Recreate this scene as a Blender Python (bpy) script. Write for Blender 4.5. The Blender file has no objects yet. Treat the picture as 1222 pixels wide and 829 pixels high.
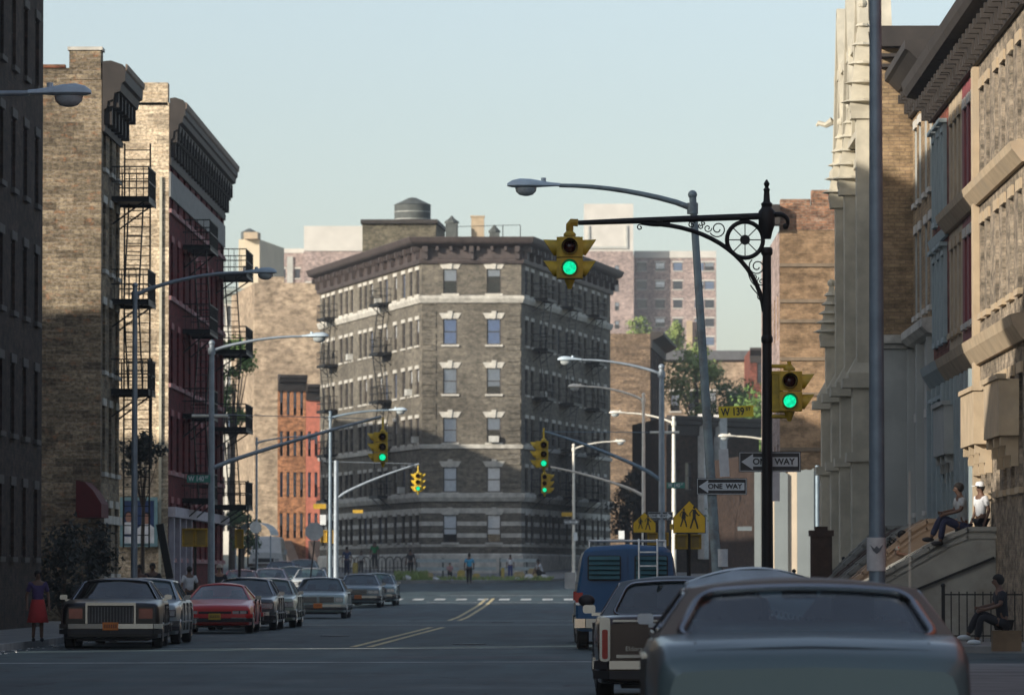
import bpy, math, random
from mathutils import Vector, Matrix
random.seed(7)
R = math.radians
scene = bpy.context.scene
col = scene.collection
F = 6267.0; VPX = 690.0; HY = 690.0; EYE = 1.4
# ---------------------------------------------------------------- terrain profile
PROF = [(-400,0),(190,0),(232,.2),(265,.52),(300,1.07),(340,1.75),(400,2.7),(700,7.5),(1200,12),(9000,12)]
def gz(y):
    for (a,za),(b,zb) in zip(PROF, PROF[1:]):
        if y <= b:
            t = max(0,(y-a)/(b-a)); return za+(zb-za)*t
    return PROF[-1][1]
def at(px, py, y):           # a photographed point at distance y from the camera
    return Vector((y*(px-VPX)/F, y, EYE+y*(HY-py)/F))
def X(px, y): return y*(px-VPX)/F
def Z(py, y): return EYE+y*(HY-py)/F
# ---------------------------------------------------------------- materials
def nodes(name):
    m = bpy.data.materials.new(name); m.use_nodes = True
    nt = m.node_tree; b = nt.nodes['Principled BSDF']
    return m, nt, b
def nn(nt, t, **k):
    n = nt.nodes.new(t)
    for a, v in k.items(): setattr(n, a, v)
    return n
def rgba(c): return (c[0], c[1], c[2], 1)
def mathn(nt, op, a, b=None):
    n = nn(nt, 'ShaderNodeMath', operation=op)
    for i, v in enumerate((a, b)):
        if v is None: continue
        if isinstance(v, (int, float)): n.inputs[i].default_value = v
        else: nt.links.new(v, n.inputs[i])
    return n.outputs[0]
def ramp(nt, fac, stops):
    r = nn(nt, 'ShaderNodeValToRGB'); el = r.color_ramp.elements
    while len(el) < len(stops): el.new(.5)
    for e, (p, c) in zip(el, stops): e.position = p; e.color = rgba(c) if not isinstance(c, (int, float)) else (c, c, c, 1)
    nt.links.new(fac, r.inputs[0]); return r.outputs[0]
def mixc(nt, fac, a, b, mode='MIX'):
    n = nn(nt, 'ShaderNodeMix', data_type='RGBA', blend_type=mode)
    for s, v in ((n.inputs[0], fac), (n.inputs[6], a), (n.inputs[7], b)):
        if isinstance(v, (int, float)): s.default_value = v
        elif isinstance(v, tuple): s.default_value = rgba(v)
        else: nt.links.new(v, s)
    return n.outputs[2]
def noise(nt, vec, scale, detail=4, rough=.55):
    n = nn(nt, 'ShaderNodeTexNoise'); n.inputs['Scale'].default_value = scale
    n.inputs['Detail'].default_value = detail; n.inputs['Roughness'].default_value = rough
    nt.links.new(vec, n.inputs['Vector']); return n.outputs['Fac']
def bump(nt, b, h, s=.3, d=.02):
    n = nn(nt, 'ShaderNodeBump'); n.inputs['Strength'].default_value = s; n.inputs['Distance'].default_value = d
    nt.links.new(h, n.inputs['Height']); nt.links.new(n.outputs[0], b.inputs['Normal'])
MC = {}
def paint(name, c, rough=.5, metal=0, amp=.25, sc=3, spec=.5, coat=0, bmp=0, dirt=None):
    if name in MC: return MC[name]
    m, nt, b = nodes(name); tc = nn(nt, 'ShaderNodeTexCoord').outputs['Object']
    f = noise(nt, tc, sc, 5)
    lo = tuple(x*(1-amp) for x in c); hi = tuple(min(1, x*(1+amp*.6)) for x in c)
    cc = ramp(nt, f, [(.3, lo), (.7, hi)])
    if dirt:
        f2 = noise(nt, tc, sc*.37, 6, .7)
        cc = mixc(nt, ramp(nt, f2, [(.5, 0.), (.68, .8)]), cc, dirt)
    nt.links.new(cc, b.inputs['Base Color'])
    b.inputs['Roughness'].default_value = rough; b.inputs['Metallic'].default_value = metal
    b.inputs['Specular IOR Level'].default_value = spec
    if coat: b.inputs['Coat Weight'].default_value = coat; b.inputs['Coat Roughness'].default_value = .06
    if bmp: bump(nt, b, noise(nt, tc, sc*6, 4), bmp, .03)
    MC[name] = m; return m
def brick(name, c1, c2, mortar, bw=.24, bh=.085, stain=(.5,.5,.5), patch=None, amt=.5, seed=0, rough=.9, blot=1.9, mott=.12):
    if name in MC: return MC[name]
    m, nt, b = nodes(name); tc = nn(nt, 'ShaderNodeTexCoord').outputs['Object']
    s = nn(nt, 'ShaderNodeSeparateXYZ'); nt.links.new(tc, s.inputs[0])
    u = mathn(nt, 'ADD', mathn(nt, 'ADD', s.outputs[0], s.outputs[1]), seed*3.3)
    cb = nn(nt, 'ShaderNodeCombineXYZ'); nt.links.new(u, cb.inputs[0]); nt.links.new(s.outputs[2], cb.inputs[1])
    br = nn(nt, 'ShaderNodeTexBrick'); br.offset = .5
    nt.links.new(cb.outputs[0], br.inputs['Vector'])
    br.inputs['Scale'].default_value = 1; br.inputs['Brick Width'].default_value = bw; br.inputs['Row Height'].default_value = bh
    br.inputs['Mortar Size'].default_value = bh*.12; br.inputs['Mortar Smooth'].default_value = .3; br.inputs['Bias'].default_value = -.1
    br.inputs['Color1'].default_value = rgba(c1); br.inputs['Color2'].default_value = rgba(c2); br.inputs['Mortar'].default_value = rgba(mortar)
    mp = nn(nt, 'ShaderNodeMapping'); mp.inputs['Scale'].default_value = (1, 1.7, 1); nt.links.new(cb.outputs[0], mp.inputs[0])
    f1 = noise(nt, mp.outputs[0], blot, 8, .82)
    # a few courses of quite different bricks, laid at a coarser bond
    b2 = nn(nt, 'ShaderNodeTexBrick'); b2.offset = .37; nt.links.new(cb.outputs[0], b2.inputs['Vector'])
    for k_, v_ in (('Scale', 1), ('Brick Width', bw*2.3), ('Row Height', bh*2), ('Mortar Size', 0), ('Bias', 0)): b2.inputs[k_].default_value = v_
    b2.inputs['Color1'].default_value = (1-mott, 1-mott, 1-mott, 1); b2.inputs['Color2'].default_value = (1+mott*.8, 1+mott*.76, 1+mott*.7, 1)
    cc = mixc(nt, 1, br.outputs['Color'], ramp(nt, f1, [(.4, tuple(x*.72 for x in stain)), (.58, (1.25, 1.2, 1.14))]), 'MULTIPLY')
    cc = mixc(nt, 1, cc, b2.outputs['Color'], 'MULTIPLY')
    f3 = noise(nt, cb.outputs[0], .25, 4, .6)
    cc = mixc(nt, 1, cc, ramp(nt, f3, [(.32, .62), (.7, 1.12)]), 'MULTIPLY')
    if patch:
        f2 = noise(nt, mp.outputs[0], 2.1, 5, .8)
        cc = mixc(nt, mathn(nt, 'MULTIPLY', ramp(nt, f2, [(.56, 0.), (.66, 1.)]), amt), cc, patch)
    nt.links.new(cc, b.inputs['Base Color']); b.inputs['Roughness'].default_value = rough
    b.inputs['Specular IOR Level'].default_value = .2
    h = mathn(nt, 'ADD', mathn(nt, 'MULTIPLY', br.outputs['Fac'], -1.), f1)
    bump(nt, b, h, .5, .02)
    MC[name] = m; return m
def emis(name, c, s):
    if name in MC: return MC[name]
    m, nt, b = nodes(name); b.inputs['Base Color'].default_value = rgba(tuple(x*.3 for x in c))
    # noise varies the glow across the lit lens
    tc = nn(nt, 'ShaderNodeTexCoord').outputs['Object']; f = noise(nt, tc, 25, 2)
    b.inputs['Emission Color'].default_value = rgba(c)
    nt.links.new(mathn(nt, 'MULTIPLY', ramp(nt, f, [(.3, .55), (.7, 1.)]), s), b.inputs['Emission Strength'])
    MC[name] = m; return m
def glass(name, tint, fr=1.45, rough=.02, dens=.85, veil=.04):
    if name in MC: return MC[name]
    m, nt, b = nodes(name); nt.nodes.remove(b); out = nt.nodes['Material Output']
    t = nn(nt, 'ShaderNodeBsdfTransparent'); t.inputs[0].default_value = rgba(tuple(x*dens for x in tint))
    g = nn(nt, 'ShaderNodeBsdfGlossy'); g.inputs['Roughness'].default_value = rough; g.inputs[0].default_value = (1, 1, 1, 1)
    fn = nn(nt, 'ShaderNodeFresnel'); fn.inputs[0].default_value = fr
    mx = nn(nt, 'ShaderNodeMixShader'); nt.links.new(mathn(nt, 'ADD', fn.outputs[0], veil), mx.inputs[0])
    nt.links.new(t.outputs[0], mx.inputs[1]); nt.links.new(g.outputs[0], mx.inputs[2]); nt.links.new(mx.outputs[0], out.inputs[0])
    MC[name] = m; return m
# ---------------------------------------------------------------- mesh builder
class MB:
    def __init__(s): s.v = []; s.f = []; s.m = []
    def add(s, vs, fs, m=0):
        o = len(s.v); s.v += [tuple(v) for v in vs]
        for f in fs: s.f.append(tuple(i+o for i in f)); s.m.append(m)
    def quad(s, a, b, c, d, m=0): s.add((a, b, c, d), ((0, 1, 2, 3),), m)
    BF = ((0,3,2,1),(4,5,6,7),(0,1,5,4),(1,2,6,5),(2,3,7,6),(3,0,4,7))
    def box(s, x0, x1, y0, y1, z0, z1, m=0):
        s.add([(x0,y0,z0),(x1,y0,z0),(x1,y1,z0),(x0,y1,z0),(x0,y0,z1),(x1,y0,z1),(x1,y1,z1),(x0,y1,z1)], s.BF, m)
    def mbox(s, M, sx, sy, sz, m=0):
        s.add([M @ Vector((x*sx/2, y*sy/2, z*sz/2)) for z in (-1, 1) for x, y in ((-1,-1),(1,-1),(1,1),(-1,1))], s.BF, m)
    def obox(s, c, size, rz=0, rx=0, ry=0, m=0):
        s.mbox(Matrix.Translation(c) @ Matrix.Rotation(rz, 4, 'Z') @ Matrix.Rotation(ry, 4, 'Y') @ Matrix.Rotation(rx, 4, 'X'), *size, m=m)
    def beam(s, p, q, w, t, m=0):
        p = Vector(p); q = Vector(q); d = q-p; L = d.length
        if L < 1e-6: return
        d /= L; up = Vector((0,0,1)) if abs(d.z) < .9 else Vector((0,1,0))
        x = d.cross(up).normalized(); y = x.cross(d)
        M = Matrix((x, d, y)).transposed().to_4x4(); M.translation = (p+q)/2
        s.mbox(M, w, L, t, m)
    def tube(s, pts, r, n=8, m=0, cap=True):
        pts = [Vector(p) for p in pts]; rs = r if isinstance(r, (list, tuple)) else [r]*len(pts)
        rings = []; prev = None
        for i, p in enumerate(pts):
            t = (pts[min(i+1, len(pts)-1)]-pts[max(i-1, 0)]).normalized()
            a = prev if prev else (Vector((0,0,1)) if abs(t.z) < .9 else Vector((0,1,0)))
            x = (a - t*a.dot(t)).normalized() if (a - t*a.dot(t)).length > 1e-5 else t.orthogonal().normalized()
            prev = x; y = t.cross(x)
            rings.append([p+(x*math.cos(k*2*math.pi/n)+y*math.sin(k*2*math.pi/n))*rs[i] for k in range(n)])
        vs = [v for rg in rings for v in rg]; fs = []
        for i in range(len(pts)-1):
            for k in range(n): fs.append((i*n+k, i*n+(k+1) % n, (i+1)*n+(k+1) % n, (i+1)*n+k))
        if cap: fs.append(tuple(range(n-1, -1, -1))); fs.append(tuple((len(pts)-1)*n+k for k in range(n)))
        s.add(vs, fs, m)
    def lathe(s, prof, c=(0,0,0), n=16, m=0, M=None):
        M = M or Matrix.Translation(c); vs = []; fs = []
        for r, z in prof:
            for k in range(n): a = k*2*math.pi/n; vs.append(M @ Vector((r*math.cos(a), r*math.sin(a), z)))
        for i in range(len(prof)-1):
            for k in range(n): fs.append((i*n+k, i*n+(k+1) % n, (i+1)*n+(k+1) % n, (i+1)*n+k))
        fs.append(tuple(range(n-1, -1, -1))); fs.append(tuple((len(prof)-1)*n+k for k in range(n)))
        s.add(vs, fs, m)
    def prism(s, poly, z0, z1, m=0, M=None):
        M = M or Matrix.Identity(4); n = len(poly)
        vs = [M @ Vector((x, y, z0)) for x, y in poly]+[M @ Vector((x, y, z1)) for x, y in poly]
        fs = [tuple(range(n-1, -1, -1)), tuple(range(n, 2*n))]+[(i, (i+1) % n, n+(i+1) % n, n+i) for i in range(n)]
        s.add(vs, fs, m)
    def ball(s, c, r, nu=12, nv=8, m=0):
        if isinstance(r, (int, float)): r = (r, r, r)
        vs = []; fs = []
        for j in range(nv+1):
            a = math.pi*j/nv
            for k in range(nu):
                b = 2*math.pi*k/nu; vs.append((c[0]+r[0]*math.sin(a)*math.cos(b), c[1]+r[1]*math.sin(a)*math.sin(b), c[2]-r[2]*math.cos(a)))
        for j in range(nv):
            for k in range(nu): fs.append((j*nu+k, j*nu+(k+1) % nu, (j+1)*nu+(k+1) % nu, (j+1)*nu+k))
        s.add(vs, fs, m)
    def mesh(s, name, mats, smooth=None):
        me = bpy.data.meshes.new(name); me.from_pydata(s.v, [], s.f)
        for mt in (mats if isinstance(mats, (list, tuple)) else [mats]): me.materials.append(mt)
        me.polygons.foreach_set('material_index', s.m)
        if smooth is not None:
            me.polygons.foreach_set('use_smooth', [True]*len(s.f)); me.set_sharp_from_angle(angle=R(smooth))
        me.update(); return me
    def build(s, name, mats, parent=None, smooth=None, loc=None, rz=0):
        return link(name, s.mesh(name, mats, smooth), parent, loc, rz)
def link(name, data, parent=None, loc=None, rz=0):
    o = bpy.data.objects.new(name, data); col.objects.link(o)
    if parent: o.parent = parent
    if loc is not None: o.location = loc
    if rz: o.rotation_euler.z = rz
    return o
def tag(o, label, cat, group=None, kind=None):
    if label: o['label'] = label
    if cat: o['category'] = cat
    if group: o['group'] = group
    if kind: o['kind'] = kind
    return o
def thing(name, label, cat, loc=(0,0,0), rz=0, group=None):
    o = link(name, None, None, loc, rz); return tag(o, label, cat, group)
def struct(o): o['kind'] = 'structure'; return o
def copy_tree(o, parent=None):
    c = o.copy(); col.objects.link(c)
    if parent: c.parent = parent
    for ch in list(o.children): copy_tree(ch, c)
    return c
def text_mesh(txt, size, mat, parent, name='lettering', loc=(0,0,0), rot=(math.pi/2,0,0), sx=1, align='CENTER', ext=.003, bold=0):
    cu = bpy.data.curves.new('t', 'FONT'); cu.body = txt; cu.size = size; cu.align_x = align; cu.align_y = 'CENTER'; cu.extrude = ext
    cu.offset = bold
    ob = bpy.data.objects.new('t', cu); col.objects.link(ob)
    bpy.context.view_layer.update()
    me = bpy.data.meshes.new_from_object(ob.evaluated_get(bpy.context.evaluated_depsgraph_get()))
    bpy.data.objects.remove(ob); me.materials.clear(); me.materials.append(mat)
    o = link(name, me, parent, loc); o.rotation_euler = rot; o.scale = (sx, 1, 1); return o
# ---------------------------------------------------------------- palette
GLASSD = paint('dark_window_glass', (.025,.03,.04), .08, 0, .5, .6, spec=.7)
GLASSB = paint('sky_window_glass', (.10,.14,.22), .12, 0, .3, .6, spec=.8)
GLASST = glass('clear_window_glass', (.97,.99,1), 1.35, .02, .98)
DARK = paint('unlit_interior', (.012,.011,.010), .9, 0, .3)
BLIND = paint('window_blind', (.78,.80,.82), .8, 0, .12, 4)
BLINDB = paint('bluish_window_blind', (.45,.58,.85), .8, 0, .12, 4)
FRAMEW = paint('pale_window_frame', (.45,.45,.42), .6)
FRAMED = paint('dark_window_frame', (.06,.05,.045), .6)
IRON = paint('black_iron', (.012,.012,.012), .55, .3, .3)
TAR = paint('roof_tar', (.04,.04,.04), .9, 0, .4, 2)
STONE = paint('weathered_white_stone', (.52,.5,.44), .85, 0, .3, 2.5, dirt=(.25,.23,.2))
# ================================================================= buildings
WC = {}
def win_meshes(w, h, style, lint, stone, fm, vis):
    key = (round(w,2), round(h,2), style, lint, stone.name, fm.name, vis)
    if key in WC: return WC[key]
    out = []
    b = MB(); t = .055; hw = w/2
    b.box(-hw, -hw+t, .08, .15, 0, h); b.box(hw-t, hw, .08, .15, 0, h)
    b.box(-hw+t, hw-t, .08, .15, 0, t); b.box(-hw+t, hw-t, .08, .15, h-t, h); b.box(-hw+t, hw-t, .09, .14, h*.5-.025, h*.5+.025)
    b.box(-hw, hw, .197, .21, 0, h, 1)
    out.append(('window', b.mesh('window', [fm, DARK])))
    p = MB(); p.quad((-hw+t,.12,t),(hw-t,.12,t),(hw-t,.12,h-t),(-hw+t,.12,h-t))
    out.append(('pane', p.mesh('pane', GLASST if style[0] == 'B' else (GLASSB if style == 'S' else GLASSD))))
    if style[0] == 'B':
        k = {'B1':.04,'B2':.5,'B3':.3,'B4':.04,'B5':.7}[style]
        c = MB(); c.box(-hw+t+.01, hw-t-.01, .15, .156, h*k, h-t)
        out.append(('blind', c.mesh('blind', BLINDB if style == 'B4' else BLIND)))
    if lint:
        c = MB(); sl = MB()
        if lint == 'key':
            c.prism([(-hw-.05, h),(hw+.05, h),(hw+.28, h+.36),(-hw-.28, h+.36)], .0, .05, M=Matrix(((1,0,0,0),(0,0,-1,0),(0,1,0,0),(0,0,0,1))))
            c.prism([(-.1, h-.02),(.1, h-.02),(.16, h+.48),(-.16, h+.48)], .05, .12, M=Matrix(((1,0,0,0),(0,0,-1,0),(0,1,0,0),(0,0,0,1))))
        elif lint == 'hood':
            c.box(-hw-.14, hw+.14, -.10, -.001, h, h+.2); c.box(-hw-.22, hw+.22, -.2, -.001, h+.2, h+.3)
            c.box(-hw-.16, -hw-.02, -.09, -.001, .0, h+.001); c.box(hw+.02, hw+.16, -.09, -.001, .0, h+.001)
        else:
            c.box(-hw-.12, hw+.12, -.05, -.001, h, h+.22)
        sl.box(-hw-.12, hw+.12, -.1, .06, -.13, -.002)
        out.append(('lintel', c.mesh('lintel', stone))); out.append(('sill', sl.mesh('sill', stone)))
    WC[key] = out; return out
class Bld:
    def __init__(s, name, label, cat, pts, z0, h, mats, specs, group=None, bands=(), parapet=.6, maxwin=100, wstuff=True, thin=False):
        p0 = Vector(pts[0]); d = Vector(pts[1])-p0; s.ang = math.atan2(d.y, d.x); s.z0 = z0; s.h = h
        s.root = thing(name, label, cat, (p0.x, p0.y, z0), s.ang, group)
        rot = Matrix.Rotation(-s.ang, 2)
        s.p = [rot @ (Vector(q)-p0) for q in pts]; s.n = len(pts)
        s.mats = mats if isinstance(mats, (list, tuple)) else [mats]
        wl = MB(); wins = []
        for i in range(s.n):
            sp = specs.get(i); L = s.L(i); holes = []
            if sp:
                for c in sp['cols']:
                    for r, (a, b_) in enumerate(sp['rows']):
                        if b_ > h-.5: continue
                        w = sp.get('w', .9)
                        holes.append((c-w/2, c+w/2, a, b_)); wins.append((i, c, a, b_-a, w, sp, r))
            s.wall(wl, i, L, h, holes, bands)
        # roof and parapet back
        ii = [s.inner(k, .3) for k in range(s.n)]; n = s.n; zr = h-parapet
        vs = [(q.x,q.y,h) for q in s.p]+[(q.x,q.y,h) for q in ii]+[(q.x,q.y,zr) for q in ii]
        wl.add(vs, [(k,(k+1)%n,n+(k+1)%n,n+k) for k in range(n)]+[(n+k,n+(k+1)%n,2*n+(k+1)%n,2*n+k) for k in range(n)], 0)
        s.wallobj = wl.build('wall', s.mats, s.root)
        rf = MB(); rf.add([(q.x,q.y,zr) for q in ii], [tuple(range(n))]); rf.build('roof', TAR, s.root)
        # windows nearest the street view first
        def far(w):
            q = s.root.matrix_world if 0 else None
            e = s.E(w[0], w[1], 0, w[2]); c = math.cos(s.ang); sn = math.sin(s.ang)
            return p0.y + e.x*sn + e.y*c
        wins.sort(key=far); rest = MB(); nrest = 0
        for k, (i, c, a, hh, w, sp, r) in enumerate(wins):
            st = random.choice(sp.get('styles', ['D','D','D','S','B1','B2','B3']))
            if callable(sp.get('pick')): st = sp['pick'](c, r)
            ms = win_meshes(w, hh, st, sp.get('lint'), sp.get('stone', STONE), sp.get('fm', FRAMED), 0)
            e = s.E(i, c, 0, a); rz = s.A(i)
            if k < maxwin:
                o = link('window', ms[0][1], s.root, e, rz)
                for nm, me in ms[1:]: link(nm, me, o)
            else:
                nrest += 1; M = Matrix.Translation(e) @ Matrix.Rotation(rz, 4, 'Z'); t = .055
                for q in (0,):
                    bb = [M @ Vector(v) for v in ((-w/2,.12,0),(w/2,.12,0),(w/2,.12,hh),(-w/2,.12,hh))]
                    rest.add(bb, ((0,1,2,3),), 0)
                    for x0, x1, z0_, z1_ in ((-w/2,-w/2+t,0,hh),(w/2-t,w/2,0,hh),(-w/2+t,w/2-t,hh/2-.03,hh/2+.03),(-w/2+t,w/2-t,0,t),(-w/2+t,w/2-t,hh-t,hh)):
                        rest.mbox(M @ Matrix.Translation(((x0+x1)/2,.1,(z0_+z1_)/2)), x1-x0, .03, z1_-z0_, 1)
                    if sp.get('lint'):
                        rest.mbox(M @ Matrix.Translation((0,-.03,hh+.11)), w+.24, .06, .22, 2)
                        rest.mbox(M @ Matrix.Translation((0,-.03,-.07)), w+.24, .08, .12, 2)
        if nrest:
            o = rest.build('windows', [GLASSD, FRAMED, STONE], s.root); o['kind'] = 'stuff'
    def L(s, i): return (s.p[(i+1) % s.n]-s.p[i]).length
    def A(s, i): d = s.p[(i+1) % s.n]-s.p[i]; return math.atan2(d.y, d.x)
    def E(s, i, u, out, z):
        a = s.p[i]; d = (s.p[(i+1) % s.n]-a).normalized(); nrm = Vector((d.y, -d.x))
        q = a+d*u+nrm*out; return Vector((q.x, q.y, z))
    def mit(s, k):
        a = (s.p[k]-s.p[k-1]).normalized(); b = (s.p[(k+1) % s.n]-s.p[k]).normalized()
        na = Vector((a.y, -a.x)); nb = Vector((b.y, -b.x)); m = (na+nb)
        return m/max(.25, (1+na.dot(nb)))
    def inner(s, k, d): return s.p[k]-s.mit(k)*d
    def wall(s, wl, i, L, h, holes, bands):
        bands = [(b_[0], min(b_[1], h), *b_[2:]) for b_ in bands if b_[0] < h]
        us = sorted({0, L}|{x for a in holes for x in a[:2]}); zs = sorted({0, h}|{x for a in holes for x in a[2:]}|{z for b in bands for z in b[:2]})
        E = s.E
        for a, b in zip(us, us[1:]):
            run = None
            for c, d in zip(zs, zs[1:]):
                um = (a+b)/2; zm = (c+d)/2
                if any(x0 < um < x1 and z0 < zm < z1 for x0, x1, z0, z1 in holes): continue
                m = 0
                for bz0, bz1, bm, *ed in bands:
                    if bz0 < zm < bz1 and (not ed or i in ed[0]): m = bm
                wl.quad(E(i,a,0,c), E(i,b,0,c), E(i,b,0,d), E(i,a,0,d), m)
        for x0, x1, z0, z1 in holes:
            q = .2
            wl.quad(E(i,x0,0,z0),E(i,x0,0,z1),E(i,x0,-q,z1),E(i,x0,-q,z0)); wl.quad(E(i,x1,0,z1),E(i,x1,0,z0),E(i,x1,-q,z0),E(i,x1,-q,z1))
            wl.quad(E(i,x0,0,z1),E(i,x1,0,z1),E(i,x1,-q,z1),E(i,x0,-q,z1)); wl.quad(E(i,x1,0,z0),E(i,x0,0,z0),E(i,x0,-q,z0),E(i,x1,-q,z0))
    def band(s, name, edges, prof, mat, brackets=None, bm=None, closed=False, ext=(0,0), modil=None):
        """sweep profile [(out,z)...] along consecutive edges; brackets=(spacing,w,out,z0,z1)"""
        b = MB(); ks = list(range(edges[0], edges[-1]+2)); rings = []
        for j, k in enumerate(ks):
            q = s.p[k % s.n]
            if j == 0: m = s.E(edges[0], -ext[0], 1, 0)-Vector((*q,0)); base = s.E(edges[0], -ext[0], 0, 0)
            elif j == len(ks)-1: base = s.E(edges[-1], s.L(edges[-1])+ext[1], 0, 0); m = s.E(edges[-1], s.L(edges[-1])+ext[1], 1, 0)-base
            else: m = Vector((*s.mit(k % s.n), 0)); base = Vector((*q, 0))
            if j == 0: m = s.E(edges[0], -ext[0], 1, 0)-base
            rings.append([base+m*o+Vector((0,0,z)) for o, z in prof])
        n = len(prof); vs = [v for r in rings for v in r]
        fs = [(j*n+a, (j+1)*n+a, (j+1)*n+(a+1) % n, j*n+(a+1) % n) for j in range(len(rings)-1) for a in range(n)]
        fs += [tuple(range(n)), tuple((len(rings)-1)*n+a for a in range(n-1, -1, -1))]
        b.add(vs, fs, 0)
        if brackets:
            sp, w, o, z0, z1 = brackets
            for i in edges:
                L = s.L(i); cnt = max(1, round(L/sp))
                for k in range(cnt+1):
                    u = .25+(L-.5)*k/cnt; A = s.A(i)
                    for (oo, za, zb) in ((o, z0+(z1-z0)*.55, z1), (o*.6, z0, z0+(z1-z0)*.55)):
                        b.obox(s.E(i, u, oo/2+.004, (za+zb)/2), (w, oo, zb-za), A, m=0)
        if modil:
            sp, w, o, z0, z1 = modil
            for i in edges:
                L = s.L(i); cnt = max(1, round(L/sp))
                for k in range(cnt+1): b.obox(s.E(i, .12+(L-.24)*k/cnt, o/2+.004, (z0+z1)/2), (w, o, z1-z0), s.A(i), m=0)
        return b.build(name, mat, s.root)
    def box_on(s, b, i, u0, u1, o0, o1, z0, z1, m=0):
        b.obox(s.E(i, (u0+u1)/2, (o0+o1)/2, (z0+z1)/2), (u1-u0, o1-o0, z1-z0), s.A(i), m=m)
    def fire_escape(s, i, u0, u1, zs, out=1.05, ladder=True, mat=None, dense=.22, drop=True):
        mat = mat or IRON; st = MB(); E = s.E
        lands = []
        for z in zs:
            b = MB(); s.box_on(b, i, u0, u1, .01, out, z-.03, z+.02)
            s.box_on(b, i, u0, u1, out-.04, out, z-.14, z+.05); s.box_on(b, i, u0, u0+.05, .01, out, z-.12, z+.05); s.box_on(b, i, u1-.05, u1, .01, out, z-.12, z+.05)
            for zz in (z+.5, z+.95):
                b.beam(E(i,u0,out-.02,zz), E(i,u1,out-.02,zz), .04, .04); b.beam(E(i,u0+.02,0,zz), E(i,u0+.02,out,zz), .04, .04); b.beam(E(i,u1-.02,0,zz), E(i,u1-.02,out,zz), .04, .04)
            k = int((u1-u0)/dense)
            for j in range(k+1):
                u = u0+(u1-u0)*j/k; b.beam(E(i,u,out-.02,z), E(i,u,out-.02,z+.95), .02, .02)
            for j in range(int(out/dense)):
                for u in (u0+.02, u1-.02): b.beam(E(i,u,j*dense+.1,z), E(i,u,j*dense+.1,z+.95), .02, .02)
            for u in (u0+.2, u1-.2): b.beam(E(i,u,out-.1,z-.05), E(i,u,.02,z-.8), .05, .05)
            lands.append(b)
        for k in range(len(zs)-1):
            a, c = zs[k], zs[k+1]; ua, ub = (u0+.5, u1-.6) if k % 2 else (u1-.6, u0+.5)
            for o in (.35, .8):
                st.beam(E(i,ua,o,a), E(i,ub,o,c), .04, .12)
            for j in range(1, 12):
                t = j/12; u = ua+(ub-ua)*t; z = a+(c-a)*t; st.obox(E(i,u,.575,z), (.18,.45,.02), s.A(i))
        if drop:
            for u in (u0+.3, u0+.7): st.beam(E(i,u,out+.05,zs[0]-2.4), E(i,u,out+.05,zs[0]+1), .03, .03)
            for j in range(10): st.beam(E(i,u0+.3,out+.05,zs[0]-2.3+j*.3), E(i,u0+.7,out+.05,zs[0]-2.3+j*.3), .02, .02)
        if not st.v: st.beam(E(i,u0,.1,zs[0]), E(i,u0,.1,zs[-1]+1), .03, .03)
        o = st.build('fire_escape', mat, s.root)
        for b in lands: b.build('landing', mat, o)
        return o
def rowcols(L, n, m=1.0): return [m+(L-2*m)*k/(n-1) for k in range(n)] if n > 1 else [L/2]
# ---------------------------------------------------------------- brick colours (real base colours)
B_OLIVE = brick('olive_brown_brick', (.20,.185,.15), (.13,.12,.10), (.19,.18,.16), .24, .08, stain=(.8,.8,.78))
B_TAN_L = brick('tan_rough_brick', (.33,.28,.20), (.17,.14,.10), (.27,.24,.2), .36, .12, stain=(.5,.47,.42), patch=(.42,.17,.07), amt=.5, blot=7., mott=.42)
B_CREAM_L = brick('cream_rough_brick', (.72,.62,.47), (.48,.40,.29), (.5,.44,.35), .40, .13, stain=(.55,.5,.44), patch=(.5,.27,.14), amt=.3, seed=2, blot=7., mott=.32)
B_MAROON = brick('maroon_painted_brick', (.16,.02,.022), (.11,.015,.018), (.10,.015,.015), .24, .08)
B_RED = brick('red_brick', (.26,.075,.05), (.18,.05,.035), (.2,.12,.09))
B_DARK = brick('dark_brick', (.07,.045,.035), (.05,.035,.03), (.06,.05,.04))
B_TANR = brick('ochre_tan_brick', (.38,.26,.155), (.3,.2,.12), (.3,.22,.15), .26, .1, stain=(.72,.7,.66), blot=1.5)
B_BROWNR = brick('buff_side_brick', (.40,.30,.18), (.32,.23,.14), (.26,.2,.14), .3, .1, stain=(.75,.73,.7), blot=1.5)
B_ORANGE = brick('orange_brick', (.62,.28,.13), (.5,.22,.1), (.5,.3,.2))
B_OLDR = brick('old_orange_brick', (.42,.22,.13), (.24,.14,.1), (.3,.24,.18), .34, .12, stain=(.5,.5,.5), patch=(.5,.42,.32), amt=.5)
B_PINK = brick('pinkish_tower_brick', (.44,.34,.31), (.38,.3,.28), (.44,.38,.36), .5, .2)
B_BEIGE = brick('beige_blank_brick', (.42,.34,.25), (.34,.27,.2), (.35,.3,.24), .34, .12, stain=(.7,.66,.6), blot=1.2)
BROWN = paint('dark_brown_painted_metal', (.06,.046,.042), .6, 0, .4, 2)
DCORN = paint('black_painted_cornice', (.03,.024,.02), .7, 0, .4, 2)
CREAM = paint('cream_stone', (.42,.33,.22), .85, 0, .2, 2, dirt=(.36,.3,.22))
LIME = brick('limestone', (.50,.46,.37), (.45,.42,.34), (.40,.37,.30), .95, .45, stain=(.8,.78,.74), blot=1.2, mott=.04)
LIMEP = paint('carved_limestone', (.50,.46,.36), .85, 0, .25, 1.5, dirt=(.36,.34,.27), bmp=.3)
GSTUC = paint('grey_stucco', (.40,.41,.38), .9, 0, .15, .8, dirt=(.28,.29,.27))
BLUETRIM = paint('blue_grey_painted_stone', (.30,.37,.38), .7, 0, .15, 2)
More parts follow.
